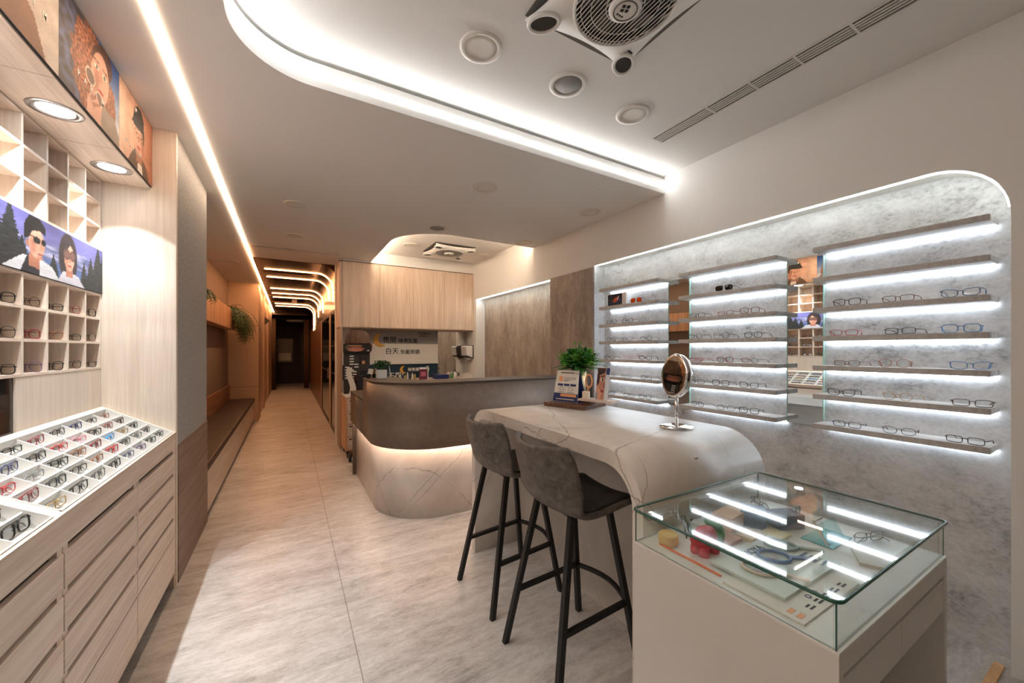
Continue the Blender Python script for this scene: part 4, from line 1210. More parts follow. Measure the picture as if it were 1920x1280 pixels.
# small stand with ring, cup and brochure
t = thing('pale_riser', 'pale wooden riser on a dark block at the right of the calendar', 'riser', wl(.12, .01, WT))
MB().obox(WM @ Matrix.Translation((.125, -.02, WT + .012)), .030, .03, .012).build('block', WALNUT, t)
MB().obox(WM @ Matrix.Translation((.195, -.02, WT + .031)), .125, .050, .007).build('plate', OAK_X, t)
RT = WT + .0382
t = thing('brochure', 'leaflet with a close-up face photo standing on the pale riser', 'leaflet', wl(.19, .01, RT))
bx = lambda x, z, e=0: wl(x + .040, -.025 + z * .12 + e, RT + z)
MB().prism([bx(.135, 0), bx(.225, 0), bx(.235, .21), bx(.145, .21)], wl(0, .004, 0) - wl(0, 0, 0)).build('card', plain('leaflet_white', (214, 222, 230), .4), t)
print_mesh('print', lambda u, v: bx(.136 + .062 * u + .009 * v, .001 + .208 * v, -.0008), 40, 60, picture(40, 60, lambda u, v: (196, 138, 112),
   [pol([(0, .88), (1, .88), (1, 1), (0, 1)], (74, 46, 42)), pol([(.1, .74), (.9, .84), (.9, .9), (.1, .88)], (48, 32, 30)), pol([(0, .8), (.35, .74), (.3, .5), (0, .4)], (62, 40, 34)), ell(.65, .62, .2, .06, (240, 232, 226), 5), ell(.68, .62, .1, .06, (40, 28, 26), 5), pol([(.45, .70), (.95, .73), (.95, .77), (.45, .74)], (46, 30, 28)),
    pol([(.75, .55), (1, .5), (1, .36), (.8, .38)], (150, 96, 78)), ell(.72, .26, .22, .05, (150, 62, 60), 5), pol([(0, 0), (.5, 0), (.7, .2), (.35, .35), (0, .45)], (222, 168, 140)), pol([(0, 0), (.25, 0), (.2, .2), (0, .25)], (150, 150, 160))]), PRINT, t)
MB().prism([bx(.207, .165, -.001), bx(.232, .165, -.001), bx(.2345, .209, -.001), bx(.2095, .209, -.001)], wl(0, .0009, 0) - wl(0, 0, 0)).build('blue_corner', NAVY, t)
t = thing('ring_holder', 'pale cup with an oval wooden ring beside the calendar', 'holder', wl(.085, .01, RT))
MB().obox(WM @ Matrix.Translation((.110, -.03, RT + .024)), .022, .016, .024).build('cup', plain('cream_cup', (236, 222, 200), .5), t, bev=.003)
MB().tube([wl(.132 + .024 * math.cos(a), -.03, RT + .118 + .042 * math.sin(a)) for a in [2 * PI * i / 26 for i in range(26)]], .006, 8, closed=True).tube([wl(.122, -.03, RT + .046), wl(.128, -.03, RT + .078)], .004, 6).build('ring', ORANGEP, t)

def leafmass(mb, c, R, n, lsize, rnd, mis=(0, 1, 2), flat=.7, low=-.2):
    for k in range(n):
        a = rnd.uniform(0, 2 * PI); e = math.asin(rnd.uniform(low, 1)); rr = R * rnd.uniform(.45, 1) 
        d = V((math.cos(a) * math.cos(e), math.sin(a) * math.cos(e), math.sin(e) * flat + .1))
        p = V(c) + d * rr
        L = lsize * rnd.uniform(.6, 1.2); t_ = (d + V((rnd.uniform(-.6, .6), rnd.uniform(-.6, .6), rnd.uniform(-.3, .5)))).normalized()
        s = t_.cross(V((rnd.uniform(-1, 1), rnd.uniform(-1, 1), 1))).normalized() * L * .3
        nn = t_.cross(s).normalized() * L * .12
        q = [p, p + t_ * L * .45 + s, p + t_ * L, p + t_ * L * .45 - s, p + t_ * L * .5 + nn]
        mb.add(q, [(0, 1, 4), (1, 2, 4), (2, 3, 4), (3, 0, 4)], rnd.choice(mis))
t = thing('potted_plant', 'leafy green plant in a champagne gold pot behind the calendar', 'plant', (1.845, 2.20, WT))
MB().lathe([(.0, 0), (.050, 0), (.053, .10), (.056, .24), (.050, .24), (.048, .22), (0, .22)], (1.845, 2.20, WT), 28).build('pot', GOLD, t)
r = random.Random(5); mb = MB()
for k in range(95):
    a = r.uniform(0, 2 * PI); up = r.uniform(.15, 1.5)
    L = r.uniform(.13, .21); d = V((math.cos(a), math.sin(a), up)).normalized(); p = V((1.845, 2.20, TZ + .25)); pts = []
    for i in range(9):
        pts.append(p.copy()); p = p + d * L / 8; d = (d + V((0, 0, -.10))).normalized()
    mb.tube(pts, .0015, 4)
    col = r.choice((0, 0, 1, 2)) if up < .8 else r.choice((0, 1))
    sd = d.cross(V((0, 0, 1))).normalized()
    for i in range(1, 9):
        for sg in (-1, 1):
            w = .034 * (1 - i / 13); a0 = pts[i] if i < 9 else p; td = (pts[i] - pts[i - 1]).normalized()
            tip = a0 + sd * sg * w + td * w * .8; m1 = (a0 + tip) / 2 + td * w * .32; m2 = (a0 + tip) / 2 - td * w * .28
            mb.add([a0, m2, tip, m1, (a0 + tip) / 2 + V((0, 0, .004))], [(0, 1, 4), (1, 2, 4), (2, 3, 4), (3, 0, 4)], col)
for k in range(2):
    d = V((-.05 + .1 * k, .05, 1)).normalized()
    mb.tube([V((1.835 + .03 * k, 2.21, TZ + .25)) + d * s for s in (0, .1, .2)], .0015, 4)
    for i in range(9):
        p = V((1.835 + .03 * k, 2.21, TZ + .27)) + d * i * .021
        for a in (i * 1.3, i * 1.3 + PI):
            e = V((math.cos(a), math.sin(a), .5)); s = e.cross(V((0, 0, 1))).normalized() * .010
            mb.add([p, p + e * .014 + s, p + e * .032, p + e * .014 - s], [(0, 1, 2, 3)], 1)
leafmass(mb, (1.845, 2.20, TZ + .30), .115, 420, .042, r, (0, 0, 1, 2), .75, -.35)
mb.build('foliage', [LEAF, LEAF_L, LEAF_D], t)

# ------------------------------------------------------------------ glass display case
CX0, CX1, CY0, CY1, CZ, GZ = 1.015, 1.79, .358, .922, .75, .862
t = thing('display_case', 'white display case with a glass top box beside the marble table', 'display case', ((CX0 + CX1) / 2, (CY0 + CY1) / 2, 0))
body = MB()
body.box(CX0, CX0 + .022, CY0, CY1, 0, CZ - .006); body.box(CX1 - .022, CX1, CY0, CY1, 0, CZ - .006)
body.box(CX0 + .022, CX1 - .022, CY1 - .02, CY1, 0, CZ - .006)
body.build('body', CASEW, t, bev=.001)
MB().box(CX0 + .022, CX1 - .022, CY0 + .06, CY1 - .02, .52, .535).build('drawer_floor', CASEW, t)
MB().box(CX0 + .022, CX1 - .022, CY0 + .001, CY0 + .02, .695, CZ - .006).build('top_rail', CASEW, t)
for a, b in ((CX0 + .024, (CX0 + CX1) / 2 - .001), ((CX0 + CX1) / 2 + .001, CX1 - .024)):
    MB().box(a, b, CY0 + .003, CY0 + .02, .585, .682).build('drawer_front', CASEW, t)
MB().box(CX0 + .024, CX1 - .024, CY0 + .03, CY0 + .05, .585, .695).build('drawer_gap', DARKGREY, t)
MB().box(CX0, CX1, CY0, CY1, CZ - .006, CZ).build('deck', WHITE_G, t)
gx0, gx1, gy0, gy1, th = CX0 + .004, CX1 - .004, CY0 + .006, CY1 - .003, .006
for nm, bx_ in (('glass_front', (gx0, gx1, gy0, gy0 + th, CZ, GZ - .008)), ('glass_rear', (gx0, gx1, gy1 - th, gy1, CZ, GZ - .008)), ('glass_side', (gx0, gx0 + th, gy0 + th, gy1 - th, CZ, GZ - .008)), ('glass_side', (gx1 - th, gx1, gy0 + th, gy1 - th, CZ, GZ - .008))):
    MB().box(*bx_).build(nm, GLASS, t)
mb = MB()
for x in (gx0, gx1 - .0025):
    for y in (gy0 - .0004, gy1 - .0021): mb.box(x - .0004, x + .0029, y, y + .0025, CZ, GZ - .008)
mb.build('corner_edges', GREENEDGE, t)
def rp(x0, x1, y0, y1, r):
    return arc((x0 + r, y0 + r), r, 180, 270, 6) + arc((x1 - r, y0 + r), r, 270, 360, 6) + arc((x1 - r, y1 - r), r, 0, 90, 6) + arc((x0 + r, y1 - r), r, 90, 180, 6)
A = rp(CX0 - .004, CX1 + .004, CY0 - .002, CY1 + .004, .022)
lid = MB().prism([(x, y, GZ - .008) for x, y in A], (0, 0, .008)).build('glass_lid', GLASS, t)
B_ = rp(CX0 - .0005, CX1 + .0005, CY0 + .0015, CY1 + .0005, .020)
mb = MB(); n = len(A)
mb.add([(x, y, z) for z in (GZ - .0082, GZ + .0002) for lst in (A, B_) for x, y in lst],
       [[i, (i + 1) % n, 2 * n + (i + 1) % n, 2 * n + i] for i in range(n)])
C_ = rp(CX0 - .0042, CX1 + .0042, CY0 - .0022, CY1 + .0042, .022)
mb = MB(); mb.tube([(x, y, GZ - .004) for x, y in C_], .0042, 6, closed=True, flat=1.0)
mb.build('lid_edge', GREENEDGE, lid)
# two inner glass shelves stand as little panes
D = CZ + .0006
# contents
card = thing('lens_card', 'pale information card under the magnifier paddles in the glass case', 'card', (1.22, .48, D))
KM = Matrix.Translation((1.205, .50, D)) @ Matrix.Rotation(math.radians(0), 4, 'Z')
MB().box(1.045, 1.36, .435, .63, D, D + .004).build('lower_sheet', PRINTW, card)
MB().box(1.10, 1.43, .50, .70, D + .004, D + .012).build('upper_sheet', plain('card_pale_blue', (214, 226, 222), .5), card)
text('lettering', 'HOYA', .034, NAVY, basis((1.225, .658, D + .0125), (1, 0, 0), (0, 1, 0)), card)
CT = D + .0042
for k in range(5):
    for j in range(2): MB().box(1.12 + .045 * k, 1.145 + .045 * k - .006 * j, .450 + .010 * j, .455 + .010 * j, CT, CT + .0006).build('print_line', INK, card)
for xx in (1.165, 1.20): text('letter', 'O', .022, NAVY, basis((xx, .472, CT), (1, 0, 0), (0, 1, 0)), card)
for yy in (.447, .468): MB().box(1.06, 1.085, yy, yy + .012, CT, CT + .0006).build('orange_print', ORANGEP, card)
for k in range(4): MB().box(1.36, 1.40 + .006 * (k % 2), .52 + .018 * k, .528 + .018 * k, D + .0122, D + .0128).build('blue_print', NAVY, card)
for px_, py_, rot, z, m_, lab in ((1.177, .601, -61, D + .0125, plain('paddle_cream', (226, 214, 202), .4), 'cream magnifier paddle lying on the pale card in the glass case'),
                                  (1.285, .615, -39, D + .0125, plain('paddle_blue', (84, 126, 190), .4), 'blue magnifier paddle lying on the pale card in the glass case'),
                                  (1.378, .640, -50, D + .0125, plain('paddle_grey', (150, 170, 168), .4), 'grey green magnifier paddle lying behind the blue one in the glass case')):
    t = thing('magnifier_paddle', lab, 'magnifier', (px_, py_, z))
    a = math.radians(rot); d = V((math.cos(a), math.sin(a), 0)); s = V((-d.y, d.x, 0)); c = V((px_, py_, z + .0045))
    MB().tube([c + d * .044 * math.cos(q) + s * .034 * math.sin(q) for q in [2 * PI * i / 32 for i in range(32)]], .0044, 8, closed=True).build('rim', m_, t)
    MB().beam(c + d * .046, c + d * .115, .013, .006).build('handle', m_, t)
    MB().prism([c + d * .040 * math.cos(q) + s * .030 * math.sin(q) for q in [2 * PI * i / 24 for i in range(24)]], (0, 0, .0015)).build('lens', LENS, t)
    MB().obox(basis(c + V((0, 0, -.003)) - d * .004, d, s), .013, .010, .0008).build('paper_label', plain('label_lilac', (222, 214, 230), .6), t)
# red plastic toy with a green leaf shaped back
t = thing('plastic_toy', 'red plastic toy with a green back in the far left corner of the glass case', 'toy', (1.155, .755, D))
c = V((1.155, .755, D))
mb = MB()
def blob(u, v):
    a = 2 * PI * u; e = -PI / 2 + PI * v
    x = .046 * math.copysign(abs(math.cos(e)) ** .6, 1) * math.cos(a); y = .030 * abs(math.cos(e)) ** .6 * math.sin(a); z = .047 + .033 * math.sin(e)
    return c + V((x, y, z))
mb.grid(blob, 28, 14)
for sx, sy in ((-1, -1), (1, -1), (-1, 1), (1, 1)):
    mb.lathe([(.016, 0), (.017, .012), (.013, .034)], c + V((sx * .026, sy * .014, 0)), 14)
mb.lathe([(.0, -.012), (.014, -.011), (.016, 0), (.014, .010), (.0, .010)], c + V((-.046, 0, .05)), 14, M=Matrix.Rotation(PI / 2, 4, 'Y'))
mb.build('body', RED, t)
MB().grid(lambda u, v: c + V((.040 + .016 * math.sin(PI * v), -.03 + .06 * u, .028 + .055 * v)), 8, 8).build('green_back', GREENP, t, solid=.008)
mb = MB()
for sy in (-1, 1): mb.lathe([(0, -.005), (.005, 0), (0, .005)], c + V((-.036, sy * .024, .064)), 10)
mb.build('eyes', BLACK, t)
tag(MB().box(1.066, 1.072, .65, .86, D, D + .004).build('orange_ruler', plain('orange_plastic', (240, 122, 60), .4), loc=(1.069, .75, D)), 'thin orange stick along the left edge inside the glass case', 'ruler')
tag(MB().lathe([(0, 0), (.030, 0), (.033, .01), (.032, .03), (.028, .034), (0, .034)], (1.10, .85, D), 24).build('tape_roll', plain('amber_tape', (232, 196, 120), .4), loc=(1.10, .85, D)), 'amber round tub beside the red toy in the glass case', 'tub')
for x, y, sx, sy, h, m_, lab, rot in ((1.41, .825, .06, .035, .05, plain('box_peach', (226, 190, 160), .6), 'peach box with dark holes at the back of the glass case', .1), (1.275, .765, .05, .035, .012, plain('box_salmon', (214, 176, 164), .6), 'flat salmon card in the middle of the glass case', .05),
                              (1.385, .735, .045, .028, .012, plain('box_tan', (224, 204, 176), .6), 'flat tan sample card in the glass case, left of the yellow one', 0), (1.47, .70, .040, .035, .008, plain('box_yellow', (226, 216, 172), .6), 'flat pale yellow sample card in the glass case', 0),
                              (1.295, .845, .045, .03, .03, plain('box_clear', (206, 216, 214), .3), 'pale grey lens box between red toy and peach box', 0), (1.50, .79, .045, .04, .055, plain('box_blue', (110, 140, 176), .5), 'blue grey box at the back of the glass case', .5),
                              (1.58, .72, .05, .035, .05, plain('box_slate', (84, 96, 120), .5), 'slate box right of the blue grey box in the glass case', -.4)):
    M = Matrix.Translation((x, y, D + h / 2)) @ Matrix.Rotation(rot, 4, 'Z')
    o = MB().obox(M, sx, sy, h / 2).build('sample_box', m_, loc=(x, y, D), bev=.0015)
    tag(o, lab, 'box')
    if 'peach' in lab:
        for q in (-.03, .03): MB().lathe([(0, -.0365), (.006, -.0365), (.006, -.034)], (x + q, y, D + .03), 12, M=Matrix.Rotation(PI / 2, 4, 'X') @ Matrix.Identity(4)).build('hole', BLACK, o)
t = thing('acrylic_stand', 'turquoise tinted acrylic stand at the right of the glass case', 'stand', (1.60, .60, D))
MB().obox(Matrix.Translation((1.60, .60, D + .0015)), .075, .045, .0015).build('base', plain('acrylic_turquoise', (60, 180, 190), .15), t)
MB().prism([(1.54, .57, D + .003), (1.66, .57, D + .003), (1.66, .60, D + .06), (1.54, .60, D + .06)], (0, .003, 0)).build('slope', thin_glass('acrylic', (.8, .95, .97)), t)
MB().beam((1.53, .57, D + .004), (1.53, .61, D + .07), .006).beam((1.53, .61, D + .07), (1.59, .61, D + .07), .006).build('frame', WHITE, t)
for k, (x, y, rz, c_, lab) in enumerate(((1.66, .84, .3, 'gunmetal', 'thin grey spectacles standing at the far right of the glass case'), (1.68, .73, -.5, 'silver', 'silver spectacles near the right pane of the glass case'), (1.235, .87, .2, 'gunmetal', 'thin grey spectacles at the rear left of the glass case'), (1.70, .52, 2.2, 'silver', 'silver spectacles in the right middle of the glass case'))):
    spectacles(('oval', 'round', 'oval', 'rectangular')[k], c_, (x, y, D), (0, 0, rz + PI / 2 + .6), lab, None, True)
MO = MB().obox(Matrix.Translation((1.55, .475, D + .004)) @ Matrix.Rotation(.5, 4, 'Z'), .055, .03, .004)
tag(MO.build('price_card', PRINTW, loc=(1.55, .475, D)), 'white price card at the front right of the glass case', 'card')

# ------------------------------------------------------------------ reception counter
def wallpath(path, th, z0, z1):
    """upright curved wall following a plan path, th thick to the left of travel"""
    P = [V((x, y, 0)) for x, y in path]; n = len(P); N_ = []
    for i in range(n):
        d = (P[min(i + 1, n - 1)] - P[max(i - 1, 0)]).normalized(); N_.append(V((-d.y, d.x, 0)))
    Q = [P[i] + N_[i] * th for i in range(n)]
    mb = MB(); vs = [(p.x, p.y, z) for z in (z0, z1) for lst in (P, Q) for p in lst]
    fs = []; sm = []
    for i in range(n - 1):
        j = i + 1
        fs += [[i, j, 2 * n + j, 2 * n + i], [n + j, n + i, 3 * n + i, 3 * n + j], [j, i, n + i, n + j], [2 * n + i, 2 * n + j, 3 * n + j, 3 * n + i]]
        sm += [True, True, False, False]
    fs += [[0, 2 * n, 3 * n, n], [n - 1, n + n - 1, 3 * n + n - 1, 2 * n + n - 1]]; sm += [False, False]
    k = len(mb.f); mb.add(vs, fs)
    for i, s in enumerate(sm): mb.sm[k + i] = s
    return mb
XE = 2.67
cpo = arc((1.10, 3.48), .50, 180, 270, 24)
cpb = arc((1.155, 3.58), .50, 180, 270, 24)
t = thing('reception_counter', 'curved reception counter with brown upper panel over a glowing veined marble base', 'counter', (1.3, 3.6, 0))
wallpath([(.655, 4.62), (.655, 4.2)] + cpb + [(1.8, 3.08), (XE, 3.08)], .06, 0, .64).build('marble_base', MARBLE, t)
wallpath([(.60, 4.66), (.60, 3.82)], .04, .60, .93).build('low_side_panel', DESKP, t)
wallpath([(.60, 3.82), (.60, 3.6)] + cpo[1:] + [(1.7, 2.98), (XE, 2.98)], .04, .60, 1.124).build('upper_panel', DESKP, t)
wallpath([(.594, 3.82), (.594, 3.6)] + arc((1.10, 3.48), .506, 180, 270, 24)[1:] + [(1.7, 2.974), (XE, 2.974)], .30, 1.124, 1.136).build('top_ledge', DESKT, t)
wallpath([(.594, 4.66), (.594, 3.83)], .62, .92, .936).build('low_ledge', DESKT, t)
wallpath([(.645, 4.60), (.645, 4.2)] + arc((1.155, 3.58), .51, 180, 270, 24) + [(1.8, 3.07), (XE, 3.07)], .012, .622, .634).build('led_strip', E_DESK, t)
wallpath([(.645, 4.62), (.645, 4.2)] + arc((1.155, 3.58), .51, 180, 270, 24) + [(1.8, 3.07), (XE, 3.07)], .3, .6345, .66).build('soffit', plain('counter_soffit', (120, 104, 92), .6), t)
wallpath([(.66, 3.85), (.66, 3.7)] + arc((1.155, 3.6), .495, 180, 270, 16) + [(1.8, 3.105), (XE, 3.105)], .70, .74, .765).build('work_surface', OAK_X, t)
MB().box(.62, 1.22, 4.62, 4.66, 0, .92).build('end_leg', DESKT, t)

# wall cabinets over the back counter
t = thing('wall_cabinet', 'row of four pale oak wall cabinets over the reception back wall', 'cabinet', (1.65, 6.07, 1.715))
MB().box(.611, 2.678, 5.918, 6.249, 1.715, 2.655).build('body', OAK_Z, t)
MB().box(.611, .648, 5.90, 5.918, 1.715, 2.655).build('side_edge', OAK_Z, t)
MB().box(.611, 2.678, 5.90, 5.918, 2.641, 2.655).build('top_edge', OAK_Z, t)
for a, b in ((.652, 1.159), (1.163, 1.659), (1.663, 2.161), (2.165, 2.645)):
    MB().box(a, b, 5.897, 5.916, 1.722, 2.639).build('door', OAK_Z, t, bev=.001)
MB().box(2.648, 2.678, 5.90, 5.918, 1.715, 2.641).build('filler', OAK_Z, t)

# back wall finishes
t = thing('wall_sign', 'two tone grey wall sign with large dark lettering and a yellow moon', 'sign', (1.5, 6.245, 1.19))
MB().box(.80, 2.172, 6.238, 6.2495, 1.49, 1.714).build('grey_upper', PRINTG, t)
MB().box(.80, 2.172, 6.238, 6.2495, 1.195, 1.49).build('pale_lower', PRINTW, t)
def bt(s, x, z, size, mat, p, space=1.0):
    return text('lettering', s, size, mat, basis((x, 6.2372, z), (1, 0, 0), (0, 0, 1)), p, space=space)
bt('夜間', 1.275, 1.518, .105, INK, t); bt('睡覺配戴', 1.515, 1.512, .080, INK, t)
bt('白天', 1.310, 1.337, .105, INK, t); bt('免戴眼鏡', 1.545, 1.332, .080, INK, t)
bt('Ortho-k', 1.845, 1.648, .062, INK, t); bt('角膜塑型片', 1.85, 1.612, .026, INK, t, 1.5)
def moon(cx, cz, R, y, p, mat, th=.003, rot=0.0):
    o = [(R * math.cos(a), R * math.sin(a)) for a in [math.radians(60 + 240 * i / 24) for i in range(25)]]
    e0, e1 = o[-1], o[0]
    ic, ir = (R * .62, 0), math.hypot(o[0][0] - R * .62, o[0][1])
    a0 = math.atan2(e0[1], e0[0] - ic[0]); a1 = math.atan2(e1[1], e1[0] - ic[0])
    if a0 > 0: a0 -= 2 * PI
    if a1 < 0: a1 += 2 * PI
    a0 = a0 % (2 * PI); a1 = a1 % (2 * PI)
    inn = [(ic[0] + ir * math.cos(a0 + (a1 - a0) * i / 16), ic[1] + ir * math.sin(a0 + (a1 - a0) * i / 16)) for i in range(1, 16)]
    pts = [(x * math.cos(rot) - z * math.sin(rot), x * math.sin(rot) + z * math.cos(rot)) for x, z in o + inn]
    return MB().prism([(cx + x, y, cz + z) for x, z in pts], (0, -th, 0)).build('moon', mat, p)
moon(1.235, 1.545, .105, 6.238, t, YELLOWM, rot=.35)
mb = MB()
for k in range(9):
    a = PI * .1 + k * 2 * PI / 9
    mb.beam((1.93 + .05 * math.cos(a), 6.2375, 1.31 + .05 * math.sin(a)), (1.93 + .10 * math.cos(a), 6.2375, 1.31 + .10 * math.sin(a)), .005, .001)
mb.build('sun_rays', ORANGEP, t)
t = thing('teal_banner', 'deep teal banner with a small moon below the grey sign', 'banner', (1.5, 6.245, .94))
MB().box(.64, 2.172, 6.236, 6.2495, .94, 1.165).build('sheet', TEAL, t)
moon(1.60, 1.075, .062, 6.236, t, YELLOWM, rot=.2)
text('lettering', '睡覺護眼鏡片', .062, PRINTW, basis((1.665, 6.2352, 1.052), (1, 0, 0), (0, 0, 1)), t)
text('lettering', '正視', .11, PRINTW, basis((1.345, 6.2352, .945), (1, 0, 0), (0, 0, 1)), t)
tag(MB().box(.64, 2.174, 6.21, 6.2495, 1.167, 1.193).build('wall_ledge', TRIMW, loc=(1.4, 6.24, 1.167)), 'thin white ledge between the grey sign and the teal banner', 'ledge')
t = thing('wall_mirror', 'mirror on the back wall right of the sign reflecting brown concrete', 'mirror', (2.42, 6.245, .94))
MB().box(2.178, 2.672, 6.243, 6.2495, .94, 1.714).build('glass', MIRROR, t)
# towel dispenser on the right wall stub
t = thing('towel_dispenser', 'white paper towel dispenser with black edges on wall beside the mirror', 'dispenser', (2.60, 6.02, 1.26))
MB().box(2.665, 2.679, 5.90, 6.14, 1.25, 1.47).build('back_plate', BLACK, t)
MB().prism([(2.665, 5.905, 1.262), (2.56, 5.905, 1.30), (2.545, 5.905, 1.44), (2.57, 5.905, 1.462), (2.665, 5.905, 1.462)], (0, .23, 0)).build('cover', WHITE, t, bev=.004)
MB().prism([(2.665, 5.903, 1.25), (2.56, 5.903, 1.288), (2.56, 5.903, 1.30), (2.665, 5.903, 1.262)], (0, .234, 0)).build('lip', BLACK, t)
MB().box(2.60, 2.65, 5.95, 6.09, 1.225, 1.262).build('paper', PRINTW, t)

# back counter and what stands on it
t = thing('back_counter', 'pale back counter along the wall behind reception', 'counter', (1.85, 5.95, 0))
MB().box(1.05, 2.677, 5.72, 6.235, 0, .90).build('body', OAK_Z, t)
MB().box(1.03, 2.678, 5.70, 6.236, .90, .935).build('worktop', OAK_X, t)
BT = .9352
def on(name, mb, mat, loc, lab, cat, group=None, **kw): return tag(mb.build(name, mat, loc=loc, **kw), lab, cat, group)
r = random.Random(21)
for k in range(9):
    x = 1.36 + k * .037; h = r.uniform(.085, .13)
    c = [(230, 226, 218), (40, 44, 52), (214, 206, 196), (70, 80, 100), (196, 170, 120), (224, 220, 212), (52, 60, 84), (230, 226, 216), (180, 150, 90)][k]
    t = thing('bottle', 'slim bottle on back counter, %s from left in the row below the moon' % ORD[k], 'bottle', (x, 5.80, BT), 'small bottles on the back counter')
    MB().lathe([(0, 0), (.014, 0), (.014, h * .75), (.007, h * .82), (.007, h * .86)], (x, 5.80, BT), 14).build('body', plain('bottle_%d' % k, c, .3), t)
    MB().lathe([(.008, h * .84), (.008, h), (0, h)], (x, 5.80, BT), 12).build('cap', WHITE if k % 2 else BLACK, t)
t = thing('maroon_rack', 'maroon leaflet pack in a white rack on the back counter', 'rack', (1.80, 5.86, BT))
MB().box(1.74, 1.86, 5.84, 5.86, BT, BT + .16).build('leaflets', plain('maroon_print', (104, 40, 66), .5), t)
MB().box(1.74, 1.855, 5.838, 5.84, BT + .16, BT + .19).box(1.868, 1.878, 5.83, 5.90, BT, BT + .21).build('rack', WHITE, t)
MB().box(1.76, 1.84, 5.8385, 5.84, BT + .05, BT + .12).build('print_block', plain('rose_print', (176, 96, 116), .5), t)
on('tray_box', MB().box(1.98, 2.20, 5.78, 5.94, BT, BT + .07), NAVY, (2.09, 5.86, BT), 'dark blue shallow box on the back counter below the mirror edge', 'box', bev=.003)
t = thing('pump_bottle', 'white pump bottle on the back counter before the mirror', 'bottle', (2.33, 5.85, BT))
MB().lathe([(0, 0), (.032, 0), (.032, .07), (.015, .09), (.012, .10)], (2.33, 5.85, BT), 18).build('body', WHITE, t)
MB().tube([(2.33, 5.85, BT + .1), (2.33, 5.85, BT + .13), (2.30, 5.84, BT + .13)], .005, 6).build('pump', BLACK, t)
t = thing('tube_bottle', 'green tube beside the pump bottle on the back counter', 'bottle', (2.27, 5.86, BT))
MB().lathe([(0, 0), (.022, 0), (.022, .06), (.012, .085)], (2.27, 5.86, BT), 14).build('body', GREENP, t)
MB().lathe([(.012, .085), (.012, .10), (0, .10)], (2.27, 5.86, BT), 12).build('cap', WHITE, t)
on('pink_jar', MB().lathe([(0, 0), (.03, 0), (.032, .05), (.02, .08), (0, .085)], (2.225, 5.90, BT), 16), plain('jar_pink', (226, 176, 156), .5), (2.225, 5.90, BT), 'pink jar at the left of the green tube on the back counter', 'jar')
t = thing('wire_basket', 'white basket below the towel dispenser on the back counter', 'basket', (2.56, 5.95, BT))
mb = MB()
for k in range(10): mb.box(2.48 + .018 * k, 2.486 + .018 * k, 5.88, 5.884, BT, BT + .07)
for z in (0, .033, .066): mb.box(2.48, 2.66, 5.879, 5.885, BT + z, BT + z + .005); mb.box(2.48, 2.66, 6.02, 6.026, BT + z, BT + z + .005); mb.box(2.477, 2.482, 5.88, 6.025, BT + z, BT + z + .005); mb.box(2.656, 2.661, 5.88, 6.025, BT + z, BT + z + .005)
mb.build('mesh', WHITE, t); MB().box(2.482, 2.656, 5.886, 6.019, BT, BT + .05).build('contents', PRINTW, t)

# drawer cart and displays at the corridor end of the counter
t = thing('drawer_cart', 'pale oak drawer unit on casters between the glass doors and reception', 'cabinet', (.80, 5.55, 0))
MB().box(.625, 1.02, 5.34, 5.80, .09, .78).build('body', wood('oak_orange_lit', (226, 178, 138), (196, 146, 106), 2), t)  # orange corridor light on the side is put into the oak colour
for k in range(4):
    za = .12 + .163 * k
    d = MB().box(.648, 1.01, 5.322, 5.34, za, za + .15).build('drawer', OAK_X, t, bev=.001)
    MB().box(.67, .70, 5.314, 5.322, za + .12, za + .132).build('pull', BLACK, d)
MB().box(.625, 1.02, 5.33, 5.80, .7801, .80).build('top', WHITE_G, t)
for sx in (.66, .98):
    for sy in (5.37, 5.76):
        c = MB().box(sx - .015, sx + .015, sy - .015, sy + .015, .06, .09).build('caster', BLACK, t)
        MB().lathe([(0, -.014), (.034, -.014), (.034, .014), (0, .014)], (sx, sy - .01, .034), 18, M=Matrix.Rotation(PI / 2, 4, 'Y')).build('wheel', BLACK, c)
t = thing('folded_trolley', 'dark folded trolley with black wheels leaning by the counter end', 'trolley', (.70, 5.12, 0))
MB().beam((.73, 5.16, .06), (.73, 5.20, .62), .04, .02).build('post', BLACKM, t)
for q, (x, y, rr) in enumerate(((.655, 5.16, .055), (.70, 5.06, .045))):
    w = MB().lathe([(rr * .5, -.012), (rr, -.014), (rr, .014), (rr * .5, .012)], (x, y, rr), 22, M=Matrix.Rotation(PI / 2, 4, 'Y')).build('wheel', BLACK, t)
    MB().lathe([(0, -.012), (rr * .5, -.012), (rr * .5, .012), (0, .012)], (x, y, rr), 16, M=Matrix.Rotation(PI / 2, 4, 'Y')).build('hub', STEEL, w)
MB().beam((.655, 5.16, .06), (.73, 5.16, .08), .02).beam((.70, 5.06, .05), (.73, 5.16, .08), .02).build('axle', BLACKM, t)
t = thing('display_rack', 'dark eyewear rack with white tags and a hair topped picture header', 'display', (.80, 5.62, .80))
MB().box(.64, .97, 5.60, 5.66, .8005, 1.36).build('rack_panel', plain('rack_dark', (58, 52, 48), .5), t)
MB().box(.635, .975, 5.55, 5.68, 1.36, 1.475).build('header_box', BLACK, t)
print_mesh('header_print', lambda u, v: (.637 + .336 * u, 5.5492, 1.362 + .111 * v), 60, 24, picture(60, 24, lambda u, v: (22, 18, 18),
   [ell(.42, .42, .36, .36, (150, 92, 74), 3), ell(.40, .30, .30, .22, (186, 120, 98), 3), pol([(.12, .78), (.66, .78), (.66, .86), (.12, .86)], (200, 140, 90)), ell(.1, .6, .08, .25, (96, 84, 58), 2), ell(.90, .2, .05, .08, (210, 200, 190), 4)]), PRINT, t)
hd = MB()
